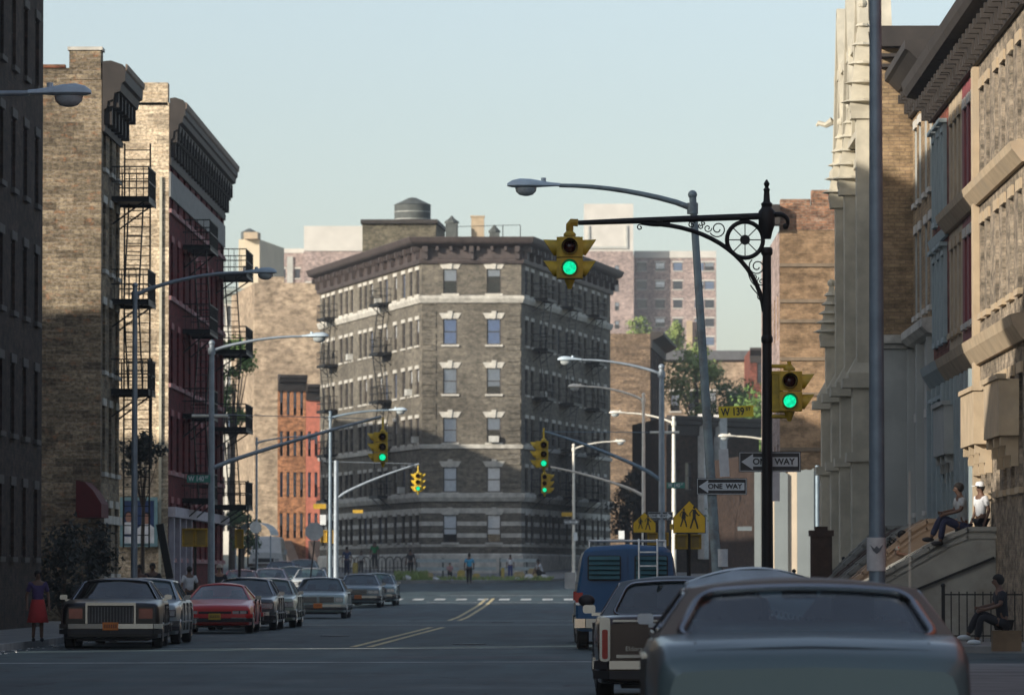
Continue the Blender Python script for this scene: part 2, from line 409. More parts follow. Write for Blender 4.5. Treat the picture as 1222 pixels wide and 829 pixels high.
MAROONP = paint('maroon_paint', (.22,.05,.055), .7, 0, .2, 2)
WHITEC = paint('white_concrete', (.52,.50,.45), .85, 0, .12, .5)

# ---- the flatiron apartment house
fy = 330.; fz = gz(330)-.1
FL = [(-18.0,365.7),(-9.84,fy),(-3.58,fy),(2.25,367.),(-7.5,372.)]
def fzz(y): return Z(y, fy)-fz
rows = [(fzz(350),fzz(320.5)),(fzz(411),fzz(380)),(fzz(470),fzz(439)),(fzz(528),fzz(498)),(fzz(587),fzz(557)),(fzz(647),fzz(614))]
rows.reverse()
Hf = fzz(286)
lcols = [1.4,3.4,5.3,8.2,10.3,12.2,15.4,17.3,19.4,22.6,24.6,27.8,30.6,33.0,35.2]
rcols = [2.0,4.2,7.6,9.6,12.6,15.0,18.2,20.4,23.6,26.0,29.4,31.8,34.8]
fpick = {5:('B2','B5'),4:('B4','B4'),3:('B1','B3'),2:('B1','B2'),1:('B1','B1'),0:('B3','B3')}
bands = []
for k,(za,zb) in enumerate([(606,612),(622,627),(636,641),(649,652)]): bands.append((fzz(zb),fzz(za),1,(0,1,2)))
flat = Bld('apartment_building', 'long brown flatiron apartment house with bracketed cornice, standing where the avenue forks', 'building', FL, fz, Hf, [B_OLIVE, STONE],
  {0:dict(cols=lcols, rows=rows, w=1.0, lint='flat', styles=['D','D','S','B2']),
   1:dict(cols=[1.79,4.54], rows=rows, w=.88, lint='key', pick=lambda c,r: fpick[r][0 if c<3 else 1]),
   2:dict(cols=rcols, rows=rows, w=1.0, lint='flat', styles=['D','D','S'])}, bands=bands)
flat.band('cornice', [0,1,2], [(.02,fzz(314)),(.16,fzz(314)),(.2,fzz(311)),(.2,fzz(309)),(.1,fzz(308)),(.1,fzz(296)),(.25,fzz(294)),(.75,fzz(291)),(.85,fzz(289)),(.95,fzz(284)),(.95,fzz(283)),(.02,fzz(283))], BROWN,
  brackets=(2.75,.28,.62,fzz(309),fzz(294)), modil=(.92,.18,.5,fzz(299),fzz(294)), ext=(.3,.3))
flat.band('string_course', [0,1,2], [(.01,fzz(361)),(.1,fzz(361)),(.22,fzz(356)),(.22,fzz(353)),(.01,fzz(352))], STONE)
flat.band('string_course', [0,1,2], [(.01,fzz(535)),(.12,fzz(535)),(.15,fzz(531)),(.01,fzz(530))], STONE)
flat.band('string_course', [0,1,2], [(.01,fzz(598)),(.15,fzz(598)),(.28,fzz(593)),(.28,fzz(589)),(.01,fzz(588))], STONE)
flat.band('water_table', [0,1,2], [(.01,0),(.14,0),(.14,fzz(662)),(.01,fzz(660))], STONE)
for k in range(34):
    z = fzz(582)+k*.36
    if z > Hf-2.2: break
    if k % 4 == 3: continue
    for i,u0,u1 in ((1,.06,.9),(1,6.26-.9,6.2)): q = MB(); flat.box_on(q, i, u0, u1, .004, .05, z, z+.3); q.build('quoin', B_OLIVE, flat.root)
for u in (5.6, 25.2): flat.fire_escape(0, u-1.6, u+1.5, [r[0]-.1 for r in rows[1:]], .95, dense=.4, drop=False)
for u in (6.0, 16.6, 27.7): flat.fire_escape(2, u-1.8, u+1.8, [r[0]-.1 for r in rows[1:]], 1.0, dense=.4)
# roof structures (parts of the building)
b = MB(); wx0 = X(432,352); wx1 = X(520,352)
def floc(x, y): v = Matrix.Rotation(-flat.ang,2) @ (Vector((x,y))-Vector(FL[0])); return (v.x, v.y)
zb0 = Hf-.6; zb1 = Z(266,350)-fz
poly = [floc(X(432,350),350), floc(X(520,350),350), floc(X(520,350)+.4,358), floc(X(432,350)+.2,358)]
b.prism(poly, zb0, zb1)
b.prism([floc(X(430,350),349.7), floc(X(522,350),349.7), floc(X(522,350)+.4,358.3), floc(X(430,350),358.3)], zb1, zb1+.25, 1)
b.build('bulkhead', [brick('bulkhead_brick',(.16,.15,.1),(.12,.11,.08),(.15,.14,.12)), DCORN], flat.root)
TW = paint('water_tank_wood', (.07,.08,.075), .8, 0, .4, 2)
c = floc(X(492,354),354); b = MB(); r = 22/17.9; z1 = Z(244,354)-fz
b.lathe([(r,zb1+.2),(r,z1),(r*1.05,z1),(r*.3,Z(236.5,354)-fz),(r*.22,Z(235.5,354)-fz),(.03,Z(235,354)-fz)], (c[0],c[1],0), 14)
for zz in (.5,1.0): b.lathe([(r*1.02,zb1+zz),(r*1.02,zb1+zz+.06)], (c[0],c[1],0), 14, 1)
b.build('water_tank', [TW, paint('tank_hoop',(.3,.32,.3),.5)], flat.root, 30)
for (px,y0,w) in ((539,257,.8),(590,268,.65)):
    b = MB(); c = floc(X(px,345),345); zt = Z(y0,345)-fz; b.obox((c[0],c[1],(zb0+zt-.5)/2), (w,w,zt-.5-zb0), -flat.ang)
    b.lathe([(w*.62,zt-.5),(w*.62,zt-.4),(.16,zt-.15),(.05,zt)], (c[0],c[1],0), 8); b.build('roof_vent', TW, flat.root)
b = MB(); c = floc(X(570,346),346); zt = Z(259,346)-fz; b.obox((c[0],c[1],(zb0+zt)/2), (.85,.7,zt-zb0), -flat.ang); b.obox((c[0],c[1],zt+.05), (.95,.8,.1), -flat.ang)
b.build('chimney', CREAM, flat.root)
b = MB()
for px in (545,600,621):
    c = floc(X(px,343),343); b.tube([(c[0],c[1],zb0),(c[0],c[1],Z(268,343)-fz)], .03, 5)
a = floc(X(545,343),343); c = floc(X(621,343),343); b.tube([(a[0],a[1],Z(270,343)-fz),(c[0],c[1],Z(268,343)-fz)], .02, 5); b.build('antenna', IRON, flat.root)

# a few air conditioners hung in window openings of the flatiron
for i, u, r_ in ((0,12.2,4),(0,33.0,3),(0,30.6,1),(0,35.2,2),(0,22.6,5),(2,7.6,3),(1,4.54,2)):
    b = MB(); z = rows[r_][0]; flat.box_on(b, i, u-.32, u+.32, -.12, .35, z+.02, z+.42); b.build('air_conditioner', paint('dirty_white_enamel',(.5,.5,.46),.6,0,.2,4,dirt=(.25,.22,.18)), flat.root)
# ---- left row
LX = -14.3
def left(name, label, y0, y1, h, mats, cols, rows, depth=20, w=.95, lint='flat', **k):
    z0 = gz(y0)-.05
    return Bld(name, label, 'building', [(LX,y0),(LX,y1),(LX-depth,y1),(LX-depth,y0)], z0, h, mats,
        {0:dict(cols=cols, rows=rows, w=w, lint=lint, styles=['D','D','D','S','B3'], **k)} if cols else {})
fr = lambda n, s=1.3, p=3.2, hh=1.8: [(s+p*k, s+p*k+hh) for k in range(n)]
CORN = lambda h, o=.9: [(.02,h-1.1),(.12,h-1.1),(.15,h-.5),(.4,h-.4),(o-.1,h-.15),(o,h-.1),(o,h+.12),(.02,h+.16)]
l0 = left('tenement_building', 'dark brick tenement whose shaded wall fills the left edge, before the vacant lot', 119.5, 139.8, 22., [B_DARK], rowcols(20.3,7,1.6), fr(6,2.,3.1), depth=15, fm=IRON, stone=paint('dark_sill_stone',(.09,.08,.07),.9))  # sills and lintels in very dark stone
l0.band('cornice', [0], CORN(22.), DCORN, brackets=(1.5,.2,.6,21.,21.6))
l0b = Bld('tenement_building', 'unseen lower block added to cast shade, behind the shaded left edge tenement', 'building', [(-29.4,119.5),(-29.4,139.8),(-60,139.8),(-60,119.5)], 0, 18.6, [B_DARK], {})  # unseen block added to shade the lower part of the tan side wall
l00 = left('tenement_building', 'unseen six storey tenement added to cast shade, on the near left street corner', 98.5, 119.3, 23., [B_DARK], rowcols(20.8,7,1.6), fr(6,2.,3.3))  # out of view, added to keep the right row houses in shade
l01 = left('tenement_building', 'unseen red tenement added to cast shade, left before the first side street', 55, 79.5, 21.2, [B_RED], rowcols(24.5,8,1.6), fr(5,2.,3.2))  # added out of view, its height chosen to shade the stoops
l02 = left('tenement_building', 'unseen brown tenement row added to cast shade, farthest back on the left', 5, 54.5, 17., [B_DARK], rowcols(49,10,2), fr(4,2.,3.4), depth=50)  # unseen row added to block the low sun from the street
cas = Bld('tenement_building', 'hidden brick block added to shade the flatiron, behind the maroon tenement', 'building', [(-26,262),(-35,345),(-55,345),(-46,262)], gz(262), 20, [B_RED], {0:dict(cols=rowcols(83,12,2), rows=fr(6), w=1)})  # hidden caster added for the shadow on the lower flatiron
# first building in view
h1 = Z(77,157)
l1 = left('tenement_building', 'narrow tan brick tenement with overhanging black cornice and blank side wall beside vacant lot', 157, 163.4, h1, [B_TAN_L, B_DARK], rowcols(6.4,3,1.0), fr(5,1.6,3.05,2.), depth=30)
l1.band('cornice', [0], [(0.020,h1-1.9),(0.084,h1-1.9),(0.112,h1-1.75),(0.070,h1-1.7),(0.070,h1-1.25),(0.154,h1-1.2),(0.182,h1-1.0),(0.350,h1-.95),(0.385,h1-.75),(0.560,h1-.7),(0.602,h1-.45),(0.700,h1-.4),(0.714,h1-.1),(0.630,h1+.1),(0.280,h1+.22),(0.020,h1+.2)], DCORN, brackets=(1.4,.22,.5,h1-1.7,h1-.75), ext=(.0,0), modil=(.5,.12,.34,h1-1.15,h1-.96))
l1.band('cornice_edge', [0], [(.715,h1-.1),(.76,h1-.05),(.78,h1+.1),(.715,h1+.12)], paint('rust_stained_tin',(.16,.12,.09),.7,0,.4,3))
b = MB(); b.obox(l1.E(3, 29.5, -.35, h1+.1), (.95,.75,.9), l1.A(3)); b.obox(l1.E(3,29.5,-.35,h1+.58),(1.05,.85,.1),l1.A(3),m=1)
b.build('chimney', [B_TAN_L, STONE], l1.root)
b = MB(); l1.box_on(b, 3, 0, 28.9, -.32, .05, h1, h1+.1); b.build('coping', brick('red_coping',(.3,.12,.07),(.2,.09,.06),(.2,.15,.1)), l1.root)
l1.fire_escape(0, 3.4, 6.2, [7.2,9.95,13.1], 1.15)
b = MB()    # the long ladder on the far end of its fire escape
for o in (.15,.95):
    b.beam(l1.E(0,6.35,o,2.4), l1.E(0,6.35,o,15.), .05, .05)
for k in range(42): b.beam(l1.E(0,6.35,.15,2.5+k*.3), l1.E(0,6.35,.95,2.5+k*.3), .03, .03)
b.build('ladder', IRON, l1.root)
b = MB(); l1.box_on(b, 0, 0, 6.4, .004, .12, 3.1, 3.35); b.build('shop_cornice', STONE, l1.root)
# second building in view (maroon front, cream side wall)
h2 = Z(119,183)
l2 = left('tenement_building', 'maroon painted tenement with fire escapes and cream brick side wall, beyond the side street', 183, 211.5, h2, [B_MAROON, B_CREAM_L, STONE], rowcols(28.5,10,1.4), fr(5,2.2,3.05,1.9), depth=19, stone=MAROONP)
# cream side wall
ms = l2.wallobj.data
for p in ms.polygons:
    if abs(p.normal.x) > .9 and p.center.x < .01: p.material_index = 1
l2.band('cornice', [0], [(0.020,h2-2.2),(0.062,h2-2.2),(0.083,h2-2.0),(0.052,h2-1.95),(0.052,h2-1.3),(0.130,h2-1.25),(0.156,h2-1.0),(0.312,h2-.95),(0.333,h2-.75),(0.468,h2-.7),(0.494,h2-.5),(0.551,h2-.45),(0.572,h2-.05),(0.494,h2+.08),(0.208,h2+.18),(0.020,h2+.15)], DCORN, brackets=(1.4,.2,.36,h2-1.9,h2-.8), modil=(.5,.12,.28,h2-1.4,h2-1.0))
l2.band('cornice_edge', [0], [(.573,h2-.25),(.61,h2-.2),(.63,h2-.02),(.573,h2+.02)], paint('rust_stained_tin',(.16,.12,.09),.7,0,.4,3))
l2.band('frieze', [0], [(.004,h2-3.3),(.06,h2-3.3),(.06,h2-2.42),(.004,h2-2.42)], paint('grey_frieze',(.2,.2,.19),.8))
for r_ in range(5): l2.band('string_course', [0], [(.004,2.02+3.05*r_),(.09,2.02+3.05*r_),(.09,2.16+3.05*r_),(.004,2.16+3.05*r_)], paint('rose_stone',(.3,.16,.16),.8))
b = MB(); b.obox(l2.E(3,18.2,-.35,h2+.3), (1.5,.7,.8), l2.A(3)); b.build('chimney', B_CREAM_L, l2.root)
b = MB(); b.obox(l2.E(3,15.9,-.35,h2-.3+.55), (.7,.7,.9), l2.A(3)); b.build('chimney', B_CREAM_L, l2.root)
b = MB(); l2.box_on(b, 3, 0, 17.4, -.32, .05, h2, h2+.12); b.build('coping', TAR, l2.root)
b = MB(); b.beam(l2.E(3,18.72,.05,0.3), l2.E(3,18.72,.05,h2-2.6), .09, .09); b.build('downpipe', paint('cream_pipe',(.5,.47,.36),.6), l2.root)
l2.fire_escape(0, 23.2, 27.6, [4.3,7.35,10.4,13.45], 1.25)
l2.fire_escape(0, 6.4, 10.6, [4.3,7.35,10.4,13.45], 1.0)
b = MB()
for u in (.2,3.0,5.8,8.6): l2.box_on(b, 0, u, u+.3, .004, .2, 0, 3.6)
l2.box_on(b, 0, 0, 28.5, .004, .25, 3.6, 3.95); b.build('shop_front', paint('lilac_grey_paint',(.36,.34,.38),.7), l2.root)

# ---- far left: through the left fork
bw = Bld('apartment_building', 'large beige apartment block with blank side wall, far down the left fork', 'building', [(X(303,425),425),(X(386,425),425),(X(386,425)+2,450),(X(303,425)-4,450)], gz(425), Z(337,425)-gz(425), [B_BEIGE], {})
b = MB(); bw.box_on(b, 0, .3, 2.4, -.9, .02, bw.h, bw.h+.5); b.build('chimney', B_BEIGE, bw.root)
wb = Bld('apartment_building', 'pale grey apartment house with rows of small windows, left of the beige block', 'building', [(X(262,445),445),(X(306,445),445),(X(306,445),460),(X(262,445),460)], gz(445), Z(346,445)-gz(445), [paint('pale_grey_render',(.5,.5,.46),.85,0,.2,.6)], {0:dict(cols=[.3+k*.46 for k in range(6)][:5], rows=fr(7,2,2.9,1.7), w=.3, lint=None)})
wb.band('cornice', [0], CORN(wb.h,.5), paint('green_grey_cornice',(.25,.29,.27),.7))
ct = Bld('apartment_tower', 'cream apartment tower rising behind the left fork', 'building', [(X(284,560),560),(X(309,560),560),(X(329,560),575),(X(300,560),590)], gz(560), Z(285,560)-gz(560), [paint('cream_tower_brick',(.58,.5,.36),.85,0,.1,.3), B_DARK], {0:dict(cols=[.6,1.4], rows=fr(10,4,3,1.5), w=.35), 1:dict(cols=[.8,2.2,3.6], rows=fr(10,4,3,1.5), w=.5)})
b = MB(); bx = ct.E(0,1.0,-2,0); b.lathe([(.9,ct.h-.6),(.9,ct.h+.9),(.1,ct.h+1.3)], (bx.x,bx.y,0), 10); b.build('water_tank', TW, ct.root)
b = MB(); ct.box_on(b, 1, -1.2, .6, -1.5, .0, ct.h, ct.h+.7); b.build('bulkhead', CREAM, ct.root)
t1 = Bld('apartment_tower', 'small pink brick housing tower left of the white topped tower', 'building', [(X(329,720),720),(X(362,720),720),(X(362,720),740),(X(329,720),740)], gz(720), Z(297,720)-gz(720), [B_PINK], {0:dict(cols=[.9,2.9], rows=fr(13,3,2.9,1.3), w=.8, lint='flat', stone=WHITEC)})
b = MB(); t1.box_on(b, 0, 1.5, 2.3, .01, .3, 2, t1.h-1); b.build('stair_shaft', GSTUC, t1.root); t1.band('parapet', [0,1], [(.01,t1.h-.5),(.1,t1.h-.5),(.1,t1.h+.1),(.01,t1.h+.1)], WHITEC)
t2 = Bld('apartment_tower', 'pink brick housing tower with white concrete top storeys, behind the flatiron cornice', 'building', [(X(362,700),700),(X(434,700),700),(X(434,700),720),(X(362,700),720)], gz(700), Z(269,700)-gz(700), [B_PINK, WHITEC], {0:dict(cols=[.8,2.6,4.6,6.6], rows=fr(11,3,2.9,1.3), w=1.0, lint='flat', stone=WHITEC)}, bands=[(Z(296,700)-gz(700), 999, 1)])
t2.band('string_course', [0], [(.01,Z(299,700)-gz(700)),(.15,Z(299,700)-gz(700)),(.15,Z(293,700)-gz(700)),(.01,Z(293,700)-gz(700))], WHITEC)
b = MB(); t2.box_on(b, 0, 5.9, 6.6, .01, .4, 2, t2.h-5); b.build('stair_shaft', GLASSB, t2.root)
# orange brownstone at the end of the left fork
oy = 398; o0 = Vector((X(331,oy), oy)); dd = Vector((.95,.31)).normalized()
hO = Z(449,oy)-gz(oy)
for k,(s0,s1,mt,lab,cc) in enumerate(((0,2.2,B_ORANGE,'orange brick row house with black cornice at the end of the left fork',[.32,.85,1.38,1.9]),(2.22,3.35,paint('salmon_paint',(.6,.2,.13),.8),'salmon red row house squeezed against the flatiron building',[.3,.82]))):
    a = o0+dd*s0; c = o0+dd*s1; nb = Vector((-.3, 8))
    oh = Bld('row_house', lab, 'house', [tuple(a),tuple(c),tuple(c+nb),tuple(a+nb)], gz(oy), hO-k*.7, [mt], {0:dict(cols=cc, rows=fr(4,1.8,3.1,1.9), w=.26)})
    oh.band('cornice', [0], CORN(oh.h,.6), DCORN)
    b = MB()
    for j in range(8): oh.box_on(b, 0, .2, 1.0, .02, .3*(9-j), .2*j, .2*j+.2)
    b.build('stoop', BROWN, oh.root)

# ---- centre right distance
B_DULL = brick('dull_brown_side_brick', (.30,.22,.15), (.2,.15,.11), (.22,.18,.14), .4, .13, stain=(.6,.56,.5), blot=4, mott=.35)
bb = Bld('tenement_building', 'brown brick tenement side wall with dark cornice, directly behind the flatiron', 'building', [(X(720,400),400),(X(776,400),400),(X(793,424),424),(X(725,424),424)], gz(400), Z(398,400)-gz(400), [B_DULL, B_DARK], {1:dict(cols=rowcols(24,6,2), rows=fr(5,2,3.2), w=1)}, bands=[(0,999,1,(1,))])
bb.band('cornice', [1], CORN(bb.h,1.), DCORN)
tw = Bld('apartment_tower', 'tallest tower with cream blank top and pinkish shaft, behind the hanging traffic signal', 'building', [(X(697,825),825),(X(756,825),825),(X(756,825),829.9),(X(697,825),829.9)], gz(820), Z(240,820)-gz(820), [B_PINK, WHITEC], {0:dict(cols=[1.4,3.2,5.2], rows=fr(14,3,2.9,1.3), w=.7)}, bands=[(Z(297,820)-gz(820),999,1)])
b = MB(); zz = Z(294,820)-gz(820)
tw.box_on(b, 0, .6, .9, .01, .25, zz, zz+3.6); tw.box_on(b, 0, 6.6, 6.9, .01, .25, zz, zz+3.6); tw.box_on(b, 0, .9, 6.6, .01, .25, zz, zz+.35)
b.build('balcony_recess', GSTUC, tw.root)
rt = Bld('apartment_tower', 'broad red brick housing slab with rows of white windows, crossed by a diagonal shadow', 'building', [(X(757,830),830),(X(855,830),830),(X(855,830),850),(X(757,830),850)], gz(830), Z(300,830)-gz(830), [B_PINK], {0:dict(cols=[1.2,4.1,6.9,10.3,11.9], rows=fr(16,3,2.95,1.3), w=1.5, lint='flat', stone=WHITEC, styles=['S','B3','B2','D'])})
rt.band('parapet', [0], [(.01,rt.h-1.),(.12,rt.h-1.),(.12,rt.h+.1),(.01,rt.h+.1)], WHITEC)
# hill buildings
hb = Bld('row_house', 'long tan hillside row with dark roofline above the trees', 'house', [(X(792,455),455),(X(896,455),455),(X(896,455),470),(X(792,455),470)], gz(455), Z(424,455)-gz(455), [B_BEIGE], {0:dict(cols=[1.,2.6,4.2,5.9], rows=fr(5,3,3.1,1.7), w=.8, lint='flat')})
hb.band('cornice', [0], [(.01,hb.h-.6),(.4,hb.h-.4),(.4,hb.h+.4),(.01,hb.h+.4)], paint('slate_roof_edge',(.1,.105,.11),.8))
b = MB(); hb.box_on(b, 0, 2.0, 2.5, -1, 0, hb.h+.4, hb.h+3.0, 0); b.build('chimney', CREAM, hb.root)
b = MB(); hb.box_on(b, 0, 2.52, 3.4, -2, .0, hb.h+.4, hb.h+2.9, 0); hb.box_on(b, 0, 2.75,3.1,.01,.1,hb.h+.6,hb.h+2.2,1); b.build('bulkhead', [BROWN,IRON], hb.root)
hr = Bld('row_house', 'dark red brick house with black cornice right of the tan hillside row', 'house', [(X(895,440),440),(X(935,440),440),(X(935,440),460),(X(895,440),460)], gz(440), Z(417,440)-gz(440), [B_RED], {0:dict(cols=[.9,2.1], rows=fr(6,2,3.1,2.), w=.6)})
hr.band('cornice', [0], CORN(hr.h,.8), DCORN)
dk = Bld('tenement_building', 'dark shaded tenement with two pale vertical pilasters beneath the hillside trees', 'building', [(5.6,334),(11.8,342.5),(5,356),(3.6,350)], gz(334), Z(498,334)-gz(334), [B_DARK], {0:dict(cols=[.9,2.5,7.3,9.2], rows=fr(3,2.4,3.,1.8), w=.8, styles=['D'])})  # dark brick puts the shade of this front into its colour
for u in (3.5,5.3): b = MB(); dk.box_on(b, 0, u, u+.8, .01, .5, 1, dk.h+.3); b.build('pilaster', paint('pale_pilaster',(.5,.5,.48),.8), dk.root)
dk.band('cornice', [0], CORN(dk.h,.5), DCORN)
d2 = Bld('tenement_building', 'low dark brick building behind the board fence', 'building', [(10.6,300),(18,306),(16,330),(8,322)], gz(300), 7.5, [B_DARK], {0:dict(cols=[1.2,3.2,5.2,7.2,8.6], rows=fr(2,1.5,3.,1.8), w=.9)})
d2.band('cornice', [0], CORN(d2.h,.5), DCORN)

# ---- right row, far to near
def right(name, label, y0, y1, x, h, mats, cols, rows, depth=16, cat='house', **k):
    sp = {0:dict(cols=cols, rows=rows, **k)} if cols else {}
    return Bld(name, label, cat, [(x,y1),(x,y0),(x+depth,y0),(x+depth,y1)], gz(y0)-.05, h, mats, sp)
tn = right('tenement_building', 'tan brick building with ribbed blank side wall and crumbling orange parapet, behind the church', 211, 232, 8.1, Z(276,211), [B_TANR, B_PINK], rowcols(21,6,2), fr(5,2,3,1.8), cat='building', w=1.0, depth=22)
ms = tn.wallobj.data
for p in ms.polygons:
    if abs(p.normal.y) > .9 and p.center.y < .01: p.material_index = 1
for py in (318,361,385,430,472,538,575): b = MB(); tn.box_on(b, 1, 0, 22, .004, .07, Z(py,211)-.06, Z(py,211)+.08); b.build('string_course', paint('tan_ledge',(.2,.15,.1),.9), tn.root)
b = MB(); tn.box_on(b, 1, .0, 22, -.4, .02, tn.h, tn.h+1.0); tn.box_on(b, 1, 1.3, 2.6, -.9, .03, tn.h+1.0, Z(228,211)); tn.box_on(b, 1, .05, 1.25, -.9, .03, tn.h+1.0, tn.h+1.25)
b.build('parapet', B_OLDR, tn.root)
b = MB(); tn.box_on(b, 0, 20.4, 21.6, .0, .7, tn.h+.2, tn.h+1.0); b.build('cornice', DCORN, tn.root)
# church-like limestone building
h4 = Z(43,141)
r4 = right('church_building', 'gothic limestone church front with pinnacles and gargoyle, beside the big lamp pole', 141, 161, 8.1, h4, [B_BROWNR, LIME, GSTUC], [4.2,9.5,14.8], [(2.6,5.4),(8.2,12.6)], cat='building', w=1.6, lint='hood', stone=LIMEP, depth=20)
ms = r4.wallobj.data
for p in ms.polygons:
    if abs(p.normal.y) > .9 and p.center.y < .3: p.material_index = 1
bb_ = MB(); r4.box_on(bb_, 1, .005, 8, .004, .12, 0, Z(404,141)); bb_.build('stucco_base', GSTUC, r4.root)
bb_ = MB(); r4.box_on(bb_, 1, .0, 8, .004, .3, Z(408,141), Z(398,141)); r4.box_on(bb_,1,0,8,.004,.2,Z(414,141),Z(409,141)); bb_.build('coping', STONE, r4.root)
bb_ = MB(); r4.box_on(bb_, 1, 0, 8, .004, .25, Z(78,141), Z(74,141)); r4.box_on(bb_, 1, 0, 8, .004, .35, Z(66,141), Z(62,141)); r4.box_on(bb_,1,0,8,.004,.5,h4-.25,h4+.3); bb_.build('cornice', DCORN, r4.root)
def pinnacle(u, w, z1, zt, parent=None):
    b = MB(); A = r4.A(0)
    def bx(o, z0, z, ww): b.obox(r4.E(0, u, o/2, (z0+z)/2), (ww, o, z-z0), A)
    bx(.85, 0, 1.0, w*1.25); bx(.7, 1.0, 4.6, w); bx(.85, 4.6, 4.85, w*1.2); bx(.68, 4.85, 6.6, w*.95); bx(.95, 6.6, 6.85, w*1.3)
    c = r4.E(0, u, .36, 0)
    M = Matrix.Translation((c.x,c.y,0)) @ Matrix.Rotation(math.pi/4,4,'Z')
    b.lathe([(w*.78,6.85),(w*.78,7.0),(w*.2,7.6)], n=4, M=M)
    bx(.55, 7.0, z1, w*.72); bx(.7, z1-.1, z1+.1, w*.9)
    b.lathe([(w*.62,z1+.1),(w*.66,z1+.25),(w*.1,zt)], n=4, M=M)
    for k in range(5):
        z = z1+.3+(zt-z1-.4)*k/5; r_ = w*.6*(1-(z-z1)/(zt-z1+.3)); b.lathe([(r_*.7,z),(r_*1.35+.03,z+.06),(r_*.8,z+.16)], (c.x,c.y,0), 8)
    b.ball((c.x,c.y,zt+.05), .13, 8, 6)
    b.build('pinnacle', LIMEP, r4.root)
pinnacle(.7, .8, 8.6, 10.4); pinnacle(6.9, .8, 12.4, 14.8); pinnacle(12.1, .8, 12.4, 14.8); pinnacle(18.6, .8, 14, 17)
b = MB()
for u0 in (1.4,6.9,12.3):    # gables and stacked mouldings
    A = r4.A(0); u1 = u0+5.2; um = (u0+u1)/2
    for (z, o, hh) in ((7.0,.35,.3),(8.0,.2,.2),(13.0,.3,.25),(13.6,.45,.18),(16.4,.3,.3)): r4.box_on(b, 0, u0, u1, .004, o, z, z+hh)
    for (a_,c_,o) in (((u0,13.9),(um,18.4),.4),((u1,13.9),(um,18.4),.4),((u0+.8,13.9),(um,17.2),.25),((u1-.8,13.9),(um,17.2),.25)):
        b.beam(r4.E(0,a_[0],o/2,a_[1]), r4.E(0,c_[0],o/2,c_[1]), .3, .35)
    vs = [r4.E(0,u0,.0,13.8), r4.E(0,u1,.0,13.8), r4.E(0,um,.0,18.5), r4.E(0,u0,-.6,13.8), r4.E(0,u1,-.6,13.8), r4.E(0,um,-.6,18.5)]
    b.add(vs, ((0,1,2),(5,4,3),(0,3,4,1),(1,4,5,2),(2,5,3,0)))
    for k in range(3): r4.box_on(b, 0, u0+1.2+k*1.1, u0+1.35+k*1.1, .004, .2, 8.2, 13.)
b.build('gable', LIMEP, r4.root)
b = MB(); e0 = r4.E(0,.5,.3,Z(140,160)); e1 = r4.E(0,.3,.72,Z(142,160)); b.tube([e0,(e0+e1)/2+Vector((0,0,-.1)),e1+Vector((0,0,.0)),e1+(e1-e0)*.15+Vector((0,0,-.08))],[.13,.09,.08,.04],7); b.build('gargoyle', LIMEP, r4.root)
b = MB()
for k in range(11): r4.box_on(b, 0, .0, 20, .004, .03, .9+k*.62, .93+k*.62)
b.build('stone_joint', paint('dark_joint',(.2,.2,.18),.9), r4.root)
# row houses: grey stucco, blue trim, cream, maroon, cream
def rh(label, y0, y1, x, mats, wm, cols, w, h=13.6, corn=True, **k):
    rws = [(3.3,5.6),(7.3,9.3),(10.3,12.3)]
    o = right('row_house', label, y0, y1, x, h, mats, cols, rws, w=w, fm=FRAMEW, styles=['D','D','S','B3'], **k)
    return o
r3 = rh('grey stucco row house with white hooded windows beside the blank brick wall', 132.2, 140.95, 9.0, [GSTUC, B_BROWNR], None, [1.3,2.6,5.3,7.2], .8, h=14.6, lint='hood', stone=WHITEC, bands=()) if 0 else Bld('row_house','grey stucco row house with white hooded windows beside the blank brick wall','house',[(9.0,140.95),(9.0,132.2),(25,132.2),(25,140.95)],-.05,14.9,[GSTUC,B_BROWNR],{0:dict(cols=[1.3,3.0,5.3,7.2],rows=[(3.2,5.6),(8.4,10.6),(11.4,13.4)],w=.8,lint='flat',stone=WHITEC,fm=FRAMEW)},bands=[(7.9,999,1)])
r3.band('coping', [0], [(.01,7.6),(.2,7.65),(.35,7.8),(.35,8.0),(.01,8.05)], STONE, ext=(-.3,0))
r3.band('cornice', [0], CORN(14.9,.75), DCORN, brackets=(1.1,.22,.4,13.9,14.4))
r2 = rh('red brick row house with blue grey bay trim, fourth from the stoop', 126.6, 132.15, 8.95, [B_RED], None, [1.2,2.9,4.4], .75, lint='hood', stone=BLUETRIM)
ra = rh('narrow cream brick row house with three tall windows', 122.2, 126.55, 8.95, [CREAM], None, [.9,2.2,3.5], .7, lint='flat', stone=CREAM)
rb = rh('maroon painted row house with tall dark windows', 117.6, 122.15, 8.95, [MAROONP], None, [1.0,2.3,3.6], .7, lint='flat', stone=WHITEC)
rc = rh('buff grey row house with cream stone pier and carved balconies, right of the maroon house', 104.5, 117.55, 8.95, [brick('buff_grey_brick',(.33,.28,.22),(.27,.23,.18),(.28,.25,.2))], None, [1.5,3.1,5.5,7.3,9.3,11.3], .9, lint='flat', stone=CREAM)
for o in (r2,ra,rb,rc):
    o.band('cornice', [0], [(.02,12.9),(.12,12.9),(.16,13.1),(.1,13.15),(.1,13.3),(.35,13.35),(.4,13.5),(.68,13.55),(.75,13.7),(.8,13.9),(.02,13.95)], DCORN, brackets=(1.1,.2,.5,12.95,13.4))
    o.band('belt_cornice', [0], [(.01,9.75),(.1,9.75),(.3,10.0),(.34,10.15),(.01,10.2)] if o is not r2 else [(.01,9.7),(.1,9.7),(.15,9.9),(.01,9.95)], CREAM if o in (ra,rc) else (BLUETRIM if o is r2 else CREAM))
    o.band('belt_cornice', [0], [(.01,6.2),(.1,6.2),(.3,6.5),(.36,6.7),(.01,6.78)], BLUETRIM if o is r2 else CREAM)
